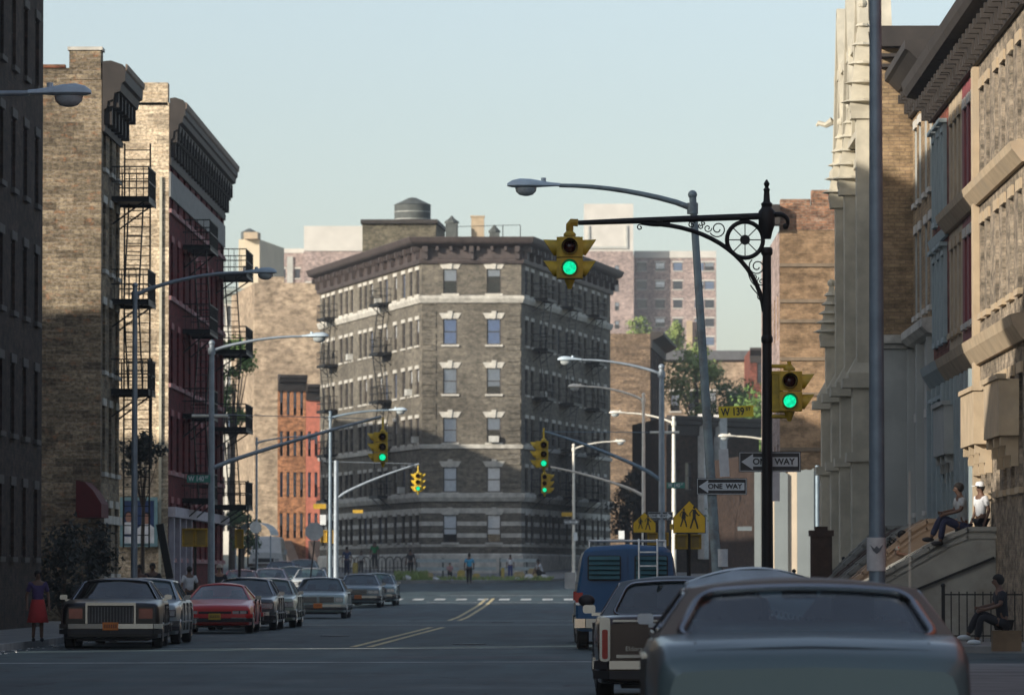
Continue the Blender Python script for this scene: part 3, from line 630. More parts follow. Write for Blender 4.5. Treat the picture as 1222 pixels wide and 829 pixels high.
b = MB(); rc.box_on(b, 0, .02, .62, .004, .14, 0, 12.85); b.build('pier', CREAM, rc.root)
def balcony(o, u0, u1, z0, mat, D=.42):
    b = MB(); o.box_on(b, 0, u0, u1, .01, D, z0, z0+.14); o.box_on(b, 0, u0, u1, D-.1, D, z0+.14, z0+1.15)
    o.box_on(b, 0, u0, u0+.12, .01, D-.1, z0+.14, z0+1.15); o.box_on(b, 0, u1-.12, u1, .01, D-.1, z0+.14, z0+1.15)
    o.box_on(b, 0, u0-.05, u1+.05, D-.15, D+.05, z0+1.15, z0+1.25)
    for u in (u0+.3, (u0+u1)/2, u1-.3):
        for (oo, za, zb) in ((D*.9,z0-.2,z0),(D*.65,z0-.4,z0-.2),(D*.4,z0-.62,z0-.4)): o.box_on(b, 0, u-.12, u+.12, .01, oo, za, zb)
    b.build('balcony', mat, o.root, )
balcony(ra, .3, 4.0, 4.35, GSTUC); balcony(rc, .3, 4.2, 4.35, CREAM); balcony(rc, 7, 11, 4.35, CREAM)
for o, mat, us in ((r3,GSTUC,(.5,4.1,8.2)),(r2,BLUETRIM,(.25,2.05,3.65,5.3)),(ra,BLUETRIM,(.2,1.55,2.85,4.15)),(rb,BLUETRIM,(.3,1.6,3.0,4.3))):
    for u in us: b = MB(); o.box_on(b, 0, u-.14, u+.14, .004, .2, 0, 6.15 if o is not r3 else 7.55); b.build('pilaster', mat, o.root)
rn = right('row_house', 'red brick house at the near end of the right row', 99, 104.4, 8.95, 13.2, [B_RED], rowcols(5.4,3,1.2), [(3.3,5.6),(7.3,9.3),(10.3,12.3)], w=.9, lint='flat')
rs = right('tenement_building', 'tall tenement on the right before the near side street', 20, 78, 9.5, 15, [B_RED], rowcols(58,14,2), fr(4,2,3.2,1.9), cat='building', w=1.)
# ================================================================= ground, roads, pavements
def asphalt(name, c, sc=1):
    m, nt, b = nodes(name); tc = nn(nt, 'ShaderNodeTexCoord').outputs['Object']
    f = noise(nt, tc, .35, 6, .65); mp = nn(nt, 'ShaderNodeMapping'); mp.inputs['Scale'].default_value = (1, .07, 1); nt.links.new(tc, mp.inputs[0])
    f2 = noise(nt, mp.outputs[0], 1.4, 5, .6); f3 = noise(nt, tc, 40, 3)
    cc = ramp(nt, f, [(.3, tuple(x*.75 for x in c)), (.7, tuple(x*1.25 for x in c))])
    cc = mixc(nt, 1, cc, ramp(nt, f2, [(.3, .6), (.7, 1.4)]), 'MULTIPLY'); cc = mixc(nt, 1, cc, ramp(nt, f3, [(.3, .8), (.7, 1.2)]), 'MULTIPLY')
    if name == 'asphalt':
        v = nn(nt, 'ShaderNodeTexVoronoi', feature='DISTANCE_TO_EDGE'); v.inputs['Scale'].default_value = .16; dv = nn(nt, 'ShaderNodeVectorMath'); dv.operation = 'ADD'
        nz = nn(nt, 'ShaderNodeTexNoise'); nz.inputs['Scale'].default_value = .6; nt.links.new(tc, nz.inputs[0]); ml = nn(nt, 'ShaderNodeVectorMath'); ml.operation = 'SCALE'; ml.inputs['Scale'].default_value = 2.2
        nt.links.new(nz.outputs['Color'], ml.inputs[0]); nt.links.new(tc, dv.inputs[0]); nt.links.new(ml.outputs[0], dv.inputs[1]); nt.links.new(dv.outputs[0], v.inputs['Vector'])
        cc = mixc(nt, ramp(nt, v.outputs['Distance'], [(.004, .75), (.012, 0.)]), cc, (.008,.009,.01))
        f5 = noise(nt, tc, .8, 5, .7); cc = mixc(nt, ramp(nt, f5, [(.58, 0.), (.72, .7)]), cc, (.012,.014,.016))
    nt.links.new(cc, b.inputs['Base Color']); nt.links.new(ramp(nt, f, [(.3, .62), (.7, .8)]), b.inputs['Roughness'])
    bump(nt, b, f3, .4, .01); MC[name] = m; return m
ASPH = asphalt('asphalt', (.027,.051,.055)); PAVE = paint('concrete_pavement', (.2,.2,.19), .85, 0, .3, 1.2, dirt=(.1,.1,.1)); KERB = paint('kerb_stone', (.3,.3,.29), .8, 0, .3, 2)
EARTH = paint('bare_earth', (.14,.12,.09), .95, 0, .4, .3)
def ribbon(x0, x1, ys, dz, m=None, mb=None):
    b = mb or MB()
    f0 = x0 if callable(x0) else (lambda y: x0); f1 = x1 if callable(x1) else (lambda y: x1)
    for a, c in zip(ys, ys[1:]): b.quad((f0(a),a,gz(a)+dz),(f1(a),a,gz(a)+dz),(f1(c),c,gz(c)+dz),(f0(c),c,gz(c)+dz))
    return b
YS = [-400,-60]+list(range(-40,190,20))+list(range(190,700,6))+[700,800,1000,1200,3000,9000]
struct(ribbon(-4000, 4000, YS, -.03).build('ground', EARTH))
YR = list(range(-60,190,10))+list(range(190,460,5))
struct(ribbon(-70, 60, YR, .0).build('road', ASPH))
# smoother worn patches and repaired trenches
TARP = asphalt('tar_patch', (.04,.045,.05))
b = MB()
for (x0,x1,y0,y1) in ((-10.3,-6.2,118,120.2),(-2,1.2,128,131),(-7.5,-3,150,151.2),(-9,-5,196,199),(-3.4,-.3,92,95),(-1.5,1.8,205,214),(-7,-2,236,238)):
    ribbon(x0, x1, [y0, y1], .004, mb=b)
struct(b.build('road_patch', TARP))
for lab, px, y in (('manhole cover between the double yellow line and the red coupe',400,128),('manhole cover just behind the near crosswalk line, left of the blue van',560,112),('manhole cover beyond the gap in the double yellow line',600,168)):
    o = MB(); o.lathe([(.36,0),(.36,.012),(.3,.014),(.01,.014)], n=20); o = o.build('manhole_cover', paint('worn_cast_iron',(.07,.07,.07),.5,.5,.3,9), None, None, (X(px,y),y,gz(y)+.004)); tag(o, lab, 'manhole cover')
def walk(x0, x1, y0, y1, side):
    ys = [y0]+[y for y in range(int(y0)+1, int(y1)) if y % 5 == 0]+[y1]
    b = ribbon(x0, x1, ys, .13); k = x1 if side > 0 else x0
    for a, c in zip(ys, ys[1:]):
        for (xx, s) in ((x0,1),(x1,-1)): b.add([(xx,a,gz(a)-.02),(xx,c,gz(c)-.02),(xx,c,gz(c)+.13),(xx,a,gz(a)+.13)], ((0,1,2,3),))
    for yy in (y0, y1): b.quad((x0,yy,gz(yy)-.02),(x1,yy,gz(yy)-.02),(x1,yy,gz(yy)+.13),(x0,yy,gz(yy)+.13))
    struct(b.build('pavement', PAVE))
    kb = MB()
    for a, c in zip(ys, ys[1:]):
        xa, xb = (k-.16, k+.012) if side > 0 else (k-.012, k+.16)
        kb.add([(xa,a,gz(a)),(xb,a,gz(a)),(xb,c,gz(c)),(xa,c,gz(c)),(xa,a,gz(a)+.14),(xb,a,gz(a)+.14),(xb,c,gz(c)+.14),(xa,c,gz(c)+.14)], MB.BF)
    struct(kb.build('kerb', KERB))
LK = -11.1; RK = 2.5
walk(-16, LK, 98, 163.5, 1); walk(-16, LK, 20, 79, 1); walk(-16, LK, 183, 246, 1)
walk(RK, 10, 99, 163, -1); walk(RK, 10, 10, 79, -1); walk(RK+.3, 16, 185, 262, -1)
walk(4.2, 18, 266, 330, -1)
lot = ribbon(-34, -14.35, [140,150,157], .05); struct(lot.build('vacant_lot', EARTH))
lot = ribbon(2.8, 30, [186,200,210.8], .14); struct(lot.build('vacant_lot', EARTH))
# painted lines
WPNT = paint('worn_white_road_paint', (.55,.56,.54), .7, 0, .35, 2.5, dirt=(.12,.13,.13)); YPNT = paint('worn_yellow_road_paint', (.62,.5,.25), .7, 0, .3, 2.5, dirt=(.2,.18,.12))
b = MB()
def cross(y0, y1, w, x0=-10.9, x1=2.3, n=10):   # line running across the road, its ends at y0 and y1
    for k in range(n):
        a = x0+(x1-x0)*k/n; c = x0+(x1-x0)*(k+1)/n; ya = y0+(y1-y0)*k/n; yc = y0+(y1-y0)*(k+1)/n
        b.quad((a,ya,gz(ya)+.006),(c,yc,gz(yc)+.006),(c,yc+w,gz(yc+w)+.006),(a,ya+w,gz(ya+w)+.006))
cross(86.3,88.6,.45); cross(104.2,105.8,.4); cross(157.5,159.3,.55,-10.9); cross(173.5,174.5,.5,-6); cross(242,242,.5,-7); cross(266,266,.5,-7)
struct(b.build('crosswalk_line', WPNT))
b = MB()
for k in range(9):
    x0 = X(468+k*25.6,253); b.quad((x0,250,gz(250)+.006),(x0+.5,250,gz(250)+.006),(x0+.5,255,gz(255)+.006),(x0,255,gz(255)+.006))
struct(b.build('crosswalk_dash', WPNT))
b = MB()
def cl(y0, y1, xa, xb, off):
    ys = [y0+(y1-y0)*k/12 for k in range(13)]
    for a, c in zip(ys, ys[1:]):
        fa = xa+(xb-xa)*(a-y0)/(y1-y0)+off; fc = xa+(xb-xa)*(c-y0)/(y1-y0)+off
        b.quad((fa-.075,a,gz(a)+.006),(fa+.075,a,gz(a)+.006),(fc+.075,c,gz(c)+.006),(fc-.075,c,gz(c)+.006))
for o in (-.17,.17): cl(107.5,151,-4.45,-4.05,o); cl(175.5,256,-4.15,-4.3,o)
struct(b.build('centre_line', YPNT))
# traffic island in front of the flatiron
b = MB(); isl = [(-19,352),(-15,318),(-11,304),(-6,303),(-1.6,308),(2.8,330),(5,360),(-9,375)]
zt = [gz(min(y,330))+.16 for x,y in isl]
n = len(isl); b.add([(x,y,gz(y)-.05) for x,y in isl]+[(x,y,gz(y)+.16) for x,y in isl]+[((-7),340,gz(340)+.16)], [(i,(i+1)%n,n+(i+1)%n,n+i) for i in range(n)]+[(n+i,n+(i+1)%n,2*n) for i in range(n)])
struct(b.build('traffic_island', PAVE))

# ================================================================= lamps, masts and signals
POLEG = paint('grey_galvanised_steel', (.30,.35,.39), .5, .35, .2, 4, spec=.5)
POLEB = paint('blue_grey_painted_steel', (.22,.29,.34), .5, .3, .2, 4)
POLEW = paint('pale_steel', (.75,.72,.62), .55, .1, .15, 4)
HEADM = paint('pale_lamp_housing', (.48,.57,.62), .45, .1, .12, 5)
POLER = paint('rusty_grey_steel', (.26,.32,.33), .6, .3, .2, 5, dirt=(.12,.09,.08))
YEL = paint('traffic_yellow_paint', (.60,.42,.03), .5, 0, .25, 6, dirt=(.3,.22,.03))
YELD = paint('dull_yellow_paint', (.45,.28,.02), .6, 0, .3, 6)
LENSG = emis('lit_green_lens', (.005,.85,.40), .95); LENSR = paint('unlit_red_lens', (.05,.008,.006), .15); LENSA = paint('unlit_amber_lens', (.07,.03,.005), .15)
LENS = glass('lamp_refractor_glass', (.8,.85,.85), 1.5, .1, .8)
LENSIN = paint('lamp_refractor', (.42,.46,.46), .25, 0, .15, 20)
def head(parent, p, ang, L=.82, mt=POLEG):
    h = MB(); w = .17
    st = [(0,.05,.045),(.12,.06,.055),(.28,.11,.085),(.45,.16,.12),(.62,.17,.13),(.74,.14,.10),(.82,.05,.04)]
    n = 12; vs = []; fs = []
    for y, ww, hh in st:
        for k in range(n):
            a = 2*math.pi*k/n; s_ = math.sin(a); vs.append((y*L/.82, ww*math.cos(a), hh*s_*(1 if s_ > 0 else .35)+.03))
    for i in range(len(st)-1):
        for k in range(n): fs.append((i*n+k,i*n+(k+1)%n,(i+1)*n+(k+1)%n,(i+1)*n+k))
    fs += [tuple(range(n-1,-1,-1)), tuple((len(st)-1)*n+k for k in range(n))]
    h.add(vs, fs); h.tube([(.3,0,.1),(.3,0,.17)], .045, 8)
    o = h.build('lamp_head', HEADM if mt in (POLEG, POLER, POLEB) else mt, parent, 40, p, ang)
    l = MB(); M = Matrix.Translation((.53*L/.82,0,-.01)) @ Matrix.Diagonal((1.35,1,1,1)); l.lathe([(.03,-.15),(.09,-.13),(.135,-.07),(.145,0)], n=14, M=M)
    l.build('lens', LENSIN, o, 50)
def street_lamp(label, x, y, hgt, adir, alen, rise=.5, mt=None, lean=0, r=.1, base=None, hl=.82, group='curved arm street lamps along the avenue'):
    """adir: angle of arm in the ground plane (0 = +x)"""
    mt = mt or POLEG; z0 = gz(y)+.13 if base is None else base
    t = thing('street_lamp', label, 'street lamp', (x,y,z0), 0, group)
    top = Vector((math.tan(R(lean))*hgt, 0, hgt))
    b = MB(); b.tube([(0,0,0),top*.33,top*.66,top], [r,r*.9,r*.8,r*.66], 10); b.lathe([(r*1.8,0),(r*1.8,.25),(r*1.25,.5),(r*1.0,.6)], n=10); b.ball(top, r*.85, 8, 6)
    b.build('pole', mt, t, 50)
    d = Vector((math.cos(adir), math.sin(adir), 0)); a0 = top-Vector((0,0,.25)); pts = []
    for k in range(9):
        s_ = k/8; pts.append(a0+d*alen*s_+Vector((0,0,rise*math.sin(s_*math.pi/2)**.8 if s_>0 else 0)))
    b = MB(); b.tube(pts, [.055-.02*k/8 for k in range(9)], 8)
    b.lathe([(r*1.0,-.1),(r*1.0,.1)], (a0.x,a0.y,a0.z), 10)
    b.build('arm', mt, t, 50)
    head(t, pts[-1]-d*.02+Vector((0,0,-.03)), adir, hl, mt); return t
def sec(b, M, z, w, vis, faces):  pass
def signal(label, p, n=3, faces=(0,1), rz=0, s=1., group='yellow traffic signals over the avenue', hang=.35, mt=None, size=.1, extra=None, off=.10):
    """hanging head, faces in quarter turns; the one at 0 looks at -Y"""
    mt = mt or YEL; t = thing('traffic_signal', label, 'traffic signal', p, rz, group)
    H = .34*n*s; w = .17*s
    hb = MB(); hb.tube([(0,0,hang),(0,0,0)], .035*s, 8); hb.lathe([(.05*s,0),(.1*s,-.05*s),(.1*s,-.09*s)], n=10)
    hb.lathe([(.09*s,-H-.1*s),(.06*s,-H-.18*s),(.03*s,-H-.26*s)], n=10); hb.build('hanger', mt, t, 40)
    for f in faces:
        a = f*math.pi/2; c = Vector((math.sin(a), -math.cos(a), 0)); of_ = .0 if len(faces) < 2 else off*s
        hs = MB(); M = Matrix.Translation(c*of_) @ Matrix.Rotation(a, 4, 'Z')
        for k in range(n):
            z = -.1*s-.34*s*(k+.5)
            hs.mbox(M @ Matrix.Translation((0,0,z)), w*1.9, .22*s, .325*s)
            hs.mbox(M @ Matrix.Translation((0,-.02*s,z)), w*2.05, .14*s, .29*s)
        ho = hs.build('housing', mt, t)
        for k in range(n):
            z = -.1*s-.34*s*(k+.5)
            vb = MB(); q = 14; vs = []; r0 = .125*s
            for j, yy in enumerate((-.11*s, -.33*s)):
                for i in range(q):
                    an = 2*math.pi*i/q; yv = yy if j == 0 else (-.33*s+.18*s*(.5-.5*math.sin(an)))
                    vs.append(M @ Vector((r0*math.cos(an)*(1 if j==0 else 1.06), yv, z+r0*math.sin(an)*(1 if j==0 else 1.06))))
            fs = [(i,(i+1)%q,q+(i+1)%q,q+i) for i in range(q)]; vb.add(vs, fs)
            v2 = [M @ Vector((r0*.93*math.cos(2*math.pi*i/q)*(1 if j==0 else 1.06), (-.11*s if j==0 else (-.325*s+.18*s*(.5-.5*math.sin(2*math.pi*i/q)))), z+r0*.93*math.sin(2*math.pi*i/q)*(1 if j==0 else 1.06))) for j in (0,1) for i in range(q)]
            vb.add(v2, [(i,q+i,q+(i+1)%q,(i+1)%q) for i in range(q)], 1)
            vb.build('visor', [mt, IRON], ho, 40)
            lb = MB(); lb.lathe([(r0*.84,0),(r0*.72,.03*s),(r0*.4,.05*s),(.005,.055*s)], n=16, M=M @ Matrix.Translation((0,-.112*s,z)) @ Matrix.Rotation(math.pi/2,4,'X'))
            lit = (k == n-1 and f == 0)
            lb.build('lens', LENSG if lit else (LENSR if k == 0 else LENSA), ho, 50)
    return t
def mast(parent, pts, r=.06, mt=None, guy=None):
    b = MB(); b.tube(pts, [r*1.15-(r*.5)*k/(len(pts)-1) for k in range(len(pts))], 8); o = b.build('mast_arm', mt or POLEG, parent, 50)
    if guy:
        b = MB(); b.tube(guy, .012, 5); b.build('guy_wire', mt or POLEG, parent)
    return o
def curve(a, c, sag, n=10, pw=.6):
    a = Vector(a); c = Vector(c); return [a+(c-a)*(k/n)+Vector((0,0,sag*(math.sin(math.pi/2*k/n)**pw-k/n))) for k in range(n+1)]
# A: lamp whose head reaches in from the left edge
street_lamp('nearest left lamp, its grey head reaching in at the upper left edge', -11.5, 71, 7.75, 0, 4.05, .35, hl=.86)
street_lamp('slim grey lamp pole standing in front of the fire escape ladder on the left', X(160,133), 133, Z(340,133)-.13, 0, 2.8, .58, r=.09)
pC = street_lamp('left corner lamp pole that carries the green street sign and the long signal arm', X(252,159), 159, Z(409,159)-.13, 0, 2.75, .45, r=.115)
street_lamp('thin lamp pole left of the flatiron, behind the corner signal arm', X(394,232), 232, Z(492,232)-gz(232)-.13, 0, 2.6, .35, r=.09, mt=POLEB)
street_lamp('small distant lamp down the left fork', X(306,285), 285, Z(523,285)-gz(285), 0, 2.5, .35, r=.08, base=gz(285))
gl = street_lamp('leaning lamp pole with rust spotted arm, beside the ornate black mast', X(861,95), 95, Z(232,95)-.13, math.pi, 2.42, .42, mt=POLER, lean=-3.6, r=.10, hl=.96)
pH = street_lamp('grey lamp pole on the right of the avenue carrying the right hand signal arm', X(789.5,179), 179, Z(438,179)-.13, math.pi, 2.75, .5, r=.13)
pI = street_lamp('sunlit pale lamp pole just left of the grey one', X(768,226), 226, Z(471,226)-gz(226)-.13, math.pi, 2.45, .6, mt=POLEW, r=.1)  # sunlight on this pole is put into its pale steel colour
pJ = street_lamp('pale lamp pole just right of the grey one', X(804,252), 252, Z(499,252)-gz(252)-.13, math.pi, 2.3, .5, mt=POLEW, r=.12)
street_lamp('lone pale lamp on the island edge with its arm pointing right', X(684.5,303), 303, Z(531,303)-gz(303)-.13, 0, 2.2, .45, mt=POLEW, r=.11)
street_lamp('pale lamp whose head shows just left of the black mast above the one way signs', X(925,240), 240, Z(522,240)-gz(240)-.13, math.pi, 1.8, .3, mt=POLEW, r=.11)
street_lamp('thick tall lamp pole close by on the right, pasted with a torn notice', X(1046,60), 60, 9.0, math.pi, 2.4, .5, mt=POLEB, r=.1, base=.0)
# pole C mast
c0 = Vector((0,0,0)); zb = Z(559,159)-.13
mast(pC, curve((0,0,zb),(X(455,159)-X(252,159),0,Z(497,159)-.13), .25), guy=[(0,0,Z(494,159)-.13),(X(455,159)-X(252,159),0,Z(500,159)-.13)])
b = MB(); b.tube([(-.6,0,Z(496,159)-.13),(.5,0,Z(496,159)-.13)], .045, 8); b.build('crossbar', POLEW, pC)
signal('large three light signal hanging from the left arm, green lit, before the flatiron', (X(457,159),158.9,Z(512,159)), 3, (0,3), s=.9, off=.2, group='three light signals on arms')
# E
m = thing('signal_mast', 'pale pole at the left fork with a curved arm holding a small signal', 'signal mast', (X(401,235),235,gz(235)+.1))
b = MB(); b.tube([(0,0,0),(0,0,Z(552,235)-gz(235))], [.12,.1], 10); b.build('pole', POLEG, m, 50)
mast(m, curve((0,0,Z(598,235)-gz(235)),(X(500,235)-X(401,235),0,Z(556,235)-gz(235)), .5), guy=[(-.6,0,Z(553,235)-gz(235)),(3.7,0,Z(556,235)-gz(235))])
signal('small three light signal before the flatiron stone base, green lit', (X(499,235),234.9,Z(562,235)), 3, (0,1,3), s=.82, hang=.25, group='three light signals on arms')
# H mast
mast(pH, curve((0,0,Z(574,179)-.13),(X(647,179)-X(789.5,179),0,Z(514,179)-.13), .55), mt=POLEB, guy=[(0,0,Z(516,179)-.13),(X(647,179)-X(789.5,179),0,Z(515,179)-.13)])
b = MB(); b.tube([(-.4,0,Z(516,179)-.13),(.6,0,Z(516,179)-.13)], .045, 8); b.build('crossbar', POLEW, pH)
signal('upper of the two right hand arm signals, green lit, at the flatiron corner', (X(649,179),178.9,Z(523,179)), 3, (0,3), s=.9, off=.2, group='three light signals on arms')
mast(pI, curve((0,0,Z(592,226)-gz(226)-.13),(X(657,226)-X(768,226),0,Z(557,226)-gz(226)-.13), .5), mt=POLEW)
signal('lower smaller signal under the curved pale arm, green lit, at the flatiron corner', (X(650,226),225.9,Z(563,226)), 3, (0,1), s=.82, hang=.2, off=.2, group='three light signals on arms')

# ornate black mast with wheel bracket
BY = 76.; bx = X(915.5,BY)
m = thing('ornate_signal_mast', 'ornate black iron mast with spoked wheel bracket and scrolls, at the right kerb', 'signal mast', (bx,BY,.13))
zz = lambda py: Z(py,BY)-.13
dx = lambda px: X(px,BY)-bx
b = MB(); b.tube([(0,0,0),(0,0,zz(700)),(0,0,zz(400)),(0,0,zz(295))], [.1,.085,.068,.062], 12); b.lathe([(.2,0),(.2,.3),(.13,.5),(.15,.6),(.1,.8)], n=8)
for py, r in ((405,.085),(300,.085),(266,.1)): b.lathe([(r*.8,-.06),(r,-.03),(r,.03),(r*.8,.06)], (0,0,zz(py)), 12)
b.build('pole', IRON, m, 45)
b = MB(); b.lathe([(.06,zz(285)),(.085,zz(276)),(.12,zz(268)),(.12,zz(252)),(.07,zz(247)),(.085,zz(243)),(.05,zz(240)),(.04,zz(228)),(.05,zz(226)),(.025,zz(223)),(.045,zz(219)),(.01,zz(214))], n=12); b.build('finial', IRON, m, 45)
b = MB(); b.tube([(dx(690),0,zz(265.5)),(dx(760),0,zz(263)),(0,0,zz(257.5))], [.035,.045,.05], 10)
for px in (787,889): b.lathe([(.065,-.03),(.065,.03)], (dx(px),0,zz(262 if px<800 else 258)), 8)
b.build('arm', IRON, m, 45)
b = MB()
def bez(p0,p1,p2,p3,n=16): return [Vector(((1-t)**3*p0[0]+3*(1-t)**2*t*p1[0]+3*(1-t)*t*t*p2[0]+t**3*p3[0], 0, (1-t)**3*p0[1]+3*(1-t)**2*t*p1[1]+3*(1-t)*t*t*p2[1]+t**3*p3[1])) for t in [k/n for k in range(n+1)]]
P = lambda px, py: (dx(px), zz(py))
b.tube(bez(P(772,266.5),P(850,268),P(905,310),P(912,372)), .033, 8)
b.tube(bez(P(765,265),P(780,268),P(790,268),P(800,266)), .035, 8)
b.build('brace', IRON, m, 45)
b = MB()     # spoked wheel
wc = Vector((dx(889.5),0,zz(286))); q = 28
b.tube([wc+Vector((.262*math.cos(2*math.pi*k/q),0,.262*math.sin(2*math.pi*k/q))) for k in range(q+1)], .032, 8)
for k in range(8): a = k*math.pi/4; b.tube([wc, wc+Vector((.25*math.cos(a),0,.25*math.sin(a)))], .008, 6)
b.lathe([(.065,-.05),(.075,0),(.065,.05)], n=12, M=Matrix.Translation(wc) @ Matrix.Rotation(math.pi/2,4,'X'))
b.build('wheel', IRON, m, 45)
b = MB()
def spiral(cx, cy, r0, a0, turns, sgn=1, r1=.25, n=22, rr=.009):
    b.tube([Vector((dx(cx)+r0*(1-(1-r1)*k/n)*math.cos(a0+sgn*turns*2*math.pi*k/n), 0, zz(cy)+r0*(1-(1-r1)*k/n)*math.sin(a0+sgn*turns*2*math.pi*k/n))) for k in range(n+1)], rr, 6)
spiral(857,273,.125,3.6,1.4); spiral(845,272,.06,0,1.2,-1); spiral(840,266,.035,1,1.2); spiral(826,268,.055,.5,1.3); spiral(837,270,.04,2,1.2)
spiral(904,318,.125,2.2,1.6); spiral(901,331,.06,0,1.3,-1); spiral(909,336,.06,3,1.3); spiral(908,354,.05,2,1.3); spiral(764,271,.045,1.2,1.1)
b.tube(bez(P(896,340),P(900,348),P(908,352),P(912,362)), .009, 6); b.tube(bez(P(893,322),P(893,330),P(898,340),P(904,342)), .009, 6)
b.build('scrollwork', IRON, m, 45)
b = MB(); b.tube(bez(P(920,257),P(938,252),P(944,262),P(939,271)), [.04-.001*k for k in range(17)], 8); b.ball((dx(938),0,zz(270)), .045, 8, 6); b.build('hook', IRON, m, 45)
signal('big two light yellow signal hanging from the ornate arm, green lit, with visors both sides', (X(680,BY),BY,zz(275)+.13), 2, (0,1,3), s=.9, hang=.1, group='two light signals on the ornate mast')
b = MB(); b.tube([(dx(690),0,zz(265.5)),(dx(682),0,zz(265)),(dx(680),0,zz(268)),(dx(680),0,zz(275))], .055, 8); b.build('elbow', YELD, m, 45)
s2 = signal('two light yellow signal bracketed to the right of the black mast, green lit', (X(942,BY),BY,zz(436)+.13), 2, (0,1), s=.86, hang=.06, group='two light signals on the ornate mast')
b = MB()
for py in (437,446,490,497): b.tube([(X(921,BY)-X(942,BY),0,zz(py)-zz(436)),(.04,0,zz(py)-zz(436))], .028, 8)
b.obox((X(928,BY)-X(942,BY),.08,zz(466)-zz(436)), (.16,.2,.56)); b.tube([(0,0,zz(437)-zz(436)),(0,0,zz(497)-zz(436))], .02, 6)
b.build('bracket', YEL, s2)

# ================================================================= signs
BLK = paint('black_sign_enamel', (.012,.012,.014), .4); WHT = paint('white_sign_enamel', (.62,.66,.66), .5, 0, .12); SIGNY = paint('yellow_sign_enamel', (.72,.46,.01), .45, 0, .12, 3); GRN = paint('green_sign_enamel', (.03,.2,.15), .5); PAPER = paint('weathered_paper', (.62,.62,.6), .9, 0, .15, 9); PLY = paint('pale_sign_back', (.45,.48,.48), .6)
STYEL = paint('street_sign_yellow', (.78,.60,.03), .45, 0, .1, 4)
def oneway(label, px0, px1, pyc, y, right=False, dy=-.1):
    w = (px1-px0)/F*y; h = w/3.05; c = at((px0+px1)/2, pyc, y)
    t = thing('one_way_sign', label, 'sign', (c.x, y+dy, c.z), 0, 'one way signs'); sg = -1 if right else 1
    b = MB(); b.box(-w/2,w/2,0,.012,-h/2,h/2); b.build('panel', BLK, t)
    b = MB(); k = .03*w   # thin pale border
    for (x0,x1,z0,z1) in ((-w/2+.4*k,w/2-.4*k,h/2-.75*k,h/2-.4*k),(-w/2+.4*k,w/2-.4*k,-h/2+.4*k,-h/2+.75*k),(-w/2+.4*k,-w/2+.75*k,-h/2+.75*k,h/2-.75*k),(w/2-.75*k,w/2-.4*k,-h/2+.75*k,h/2-.75*k)): b.box(x0,x1,-.004,-.0005,z0,z1)
    b.build('border', WHT, t)
    pts = [(-.46,0),(-.27,.39),(-.27,.23),(.45,.23),(.45,-.23),(-.27,-.23),(-.27,-.39)]
    b = MB(); pp = [(sg*x*w, z*h) for x, z in pts]; vs = [(x,-.006,z) for x, z in pp]; n = len(vs)
    if sg < 0: vs = vs[::-1]
    b.add(vs, [tuple(range(n-1,-1,-1))]); b.build('arrow', WHT, t)
    text_mesh('ONE', h*.42, BLK, t, loc=(-.13*w if sg>0 else -.27*w,-.012,0), bold=.004*w)
    text_mesh('WAY', h*.42, BLK, t, loc=(.24*w if sg>0 else .12*w,-.012,0), bold=.004*w)
    return t
oneway('one way arrow sign pointing left, its middle hidden by the black mast', 881.5, 955.5, 551, BY+.15, dy=0)
oneway('one way arrow sign pointing left, below the street name sign on the leaning pole', 831, 891, 580.5, 95)
oneway('small one way arrow sign pointing right, left of the school crossing sign', 773, 803, 615.5, 179, True)
oneway('distant one way arrow sign pointing right on the island lamp', 673, 691, 622.5, 303, True)
def street_sign(label, txt, px0, px1, pyc, y, mt, tm, tilt=0, txt2='ST'):
    w = (px1-px0)/F*y; h = w*.33; c = at((px0+px1)/2, pyc, y); t = thing('street_sign', label, 'sign', (c.x,y-.12,c.z), 0); t.rotation_euler.y = -R(tilt)
    b = MB(); b.box(-w/2,w/2,0,.01,-h/2,h/2); b.build('panel', mt, t)
    text_mesh(txt, h*.92, tm, t, loc=(-.1*w,-.006,-.02*h), sx=.78, bold=.006*w)
    if txt2: text_mesh(txt2, h*.42, tm, t, loc=(.35*w,-.006,.18*h), bold=.004*w)
street_sign('yellow street sign reading W 139 ST on the leaning pole', 'W 139', 857.5, 899, 491.5, 95, STYEL, BLK, 2.5)
street_sign('green street sign reading W 140 ST on the right pole', 'W 140', 795.5, 817, 579, 179, GRN, WHT)
street_sign('green street sign reading W 140 ST on the left corner pole', 'W 140', 223, 251, 571, 159, GRN, WHT)
def plain_sign(name, label, px0, px1, py0, py1, y, mt, th=.012, cat='sign', tilt=0, group=None, dy=0):
    a = at(px0,py0,y); c = at(px1,py1,y); b = MB(); w = c.x-a.x; h = a.z-c.z
    b.box(-w/2,w/2,-th/2,th/2,-h/2,h/2); o = b.build(name, mt, None, None, ((a.x+c.x)/2, y+dy, (a.z+c.z)/2)); o.rotation_euler.y = R(tilt); tag(o, label, cat, group); return o
plain_sign('paper_notice', 'blank white notice tied to the leaning pole above the one way sign', 858, 869.5, 536, 569, 95, PAPER, tilt=-3, dy=-.13, cat='notice')
plain_sign('paper_notice', 'white notice on the black mast under the one way sign', 921.5, 930, 563, 598, BY, PAPER, dy=-.1, cat='notice')
plain_sign('yellow_sign', 'small yellow sign at the left fork beside the thin lamp pole', 374, 389, 601, 607, 232, YELD, dy=-.12)
plain_sign('yellow_sign', 'tiny yellow sign hanging before the flatiron left side', 421, 433, 608, 612, 240, YELD)
plain_sign('yellow_sign', 'small yellow sign on the island lamp above its arrow sign', 670, 683, 611, 616, 303, YELD, dy=-.13)
plain_sign('yellow_sign', 'small yellow sign on the right hand grey pole beside the school sign', 799, 803, 625, 632, 179, YELD, dy=-.2)
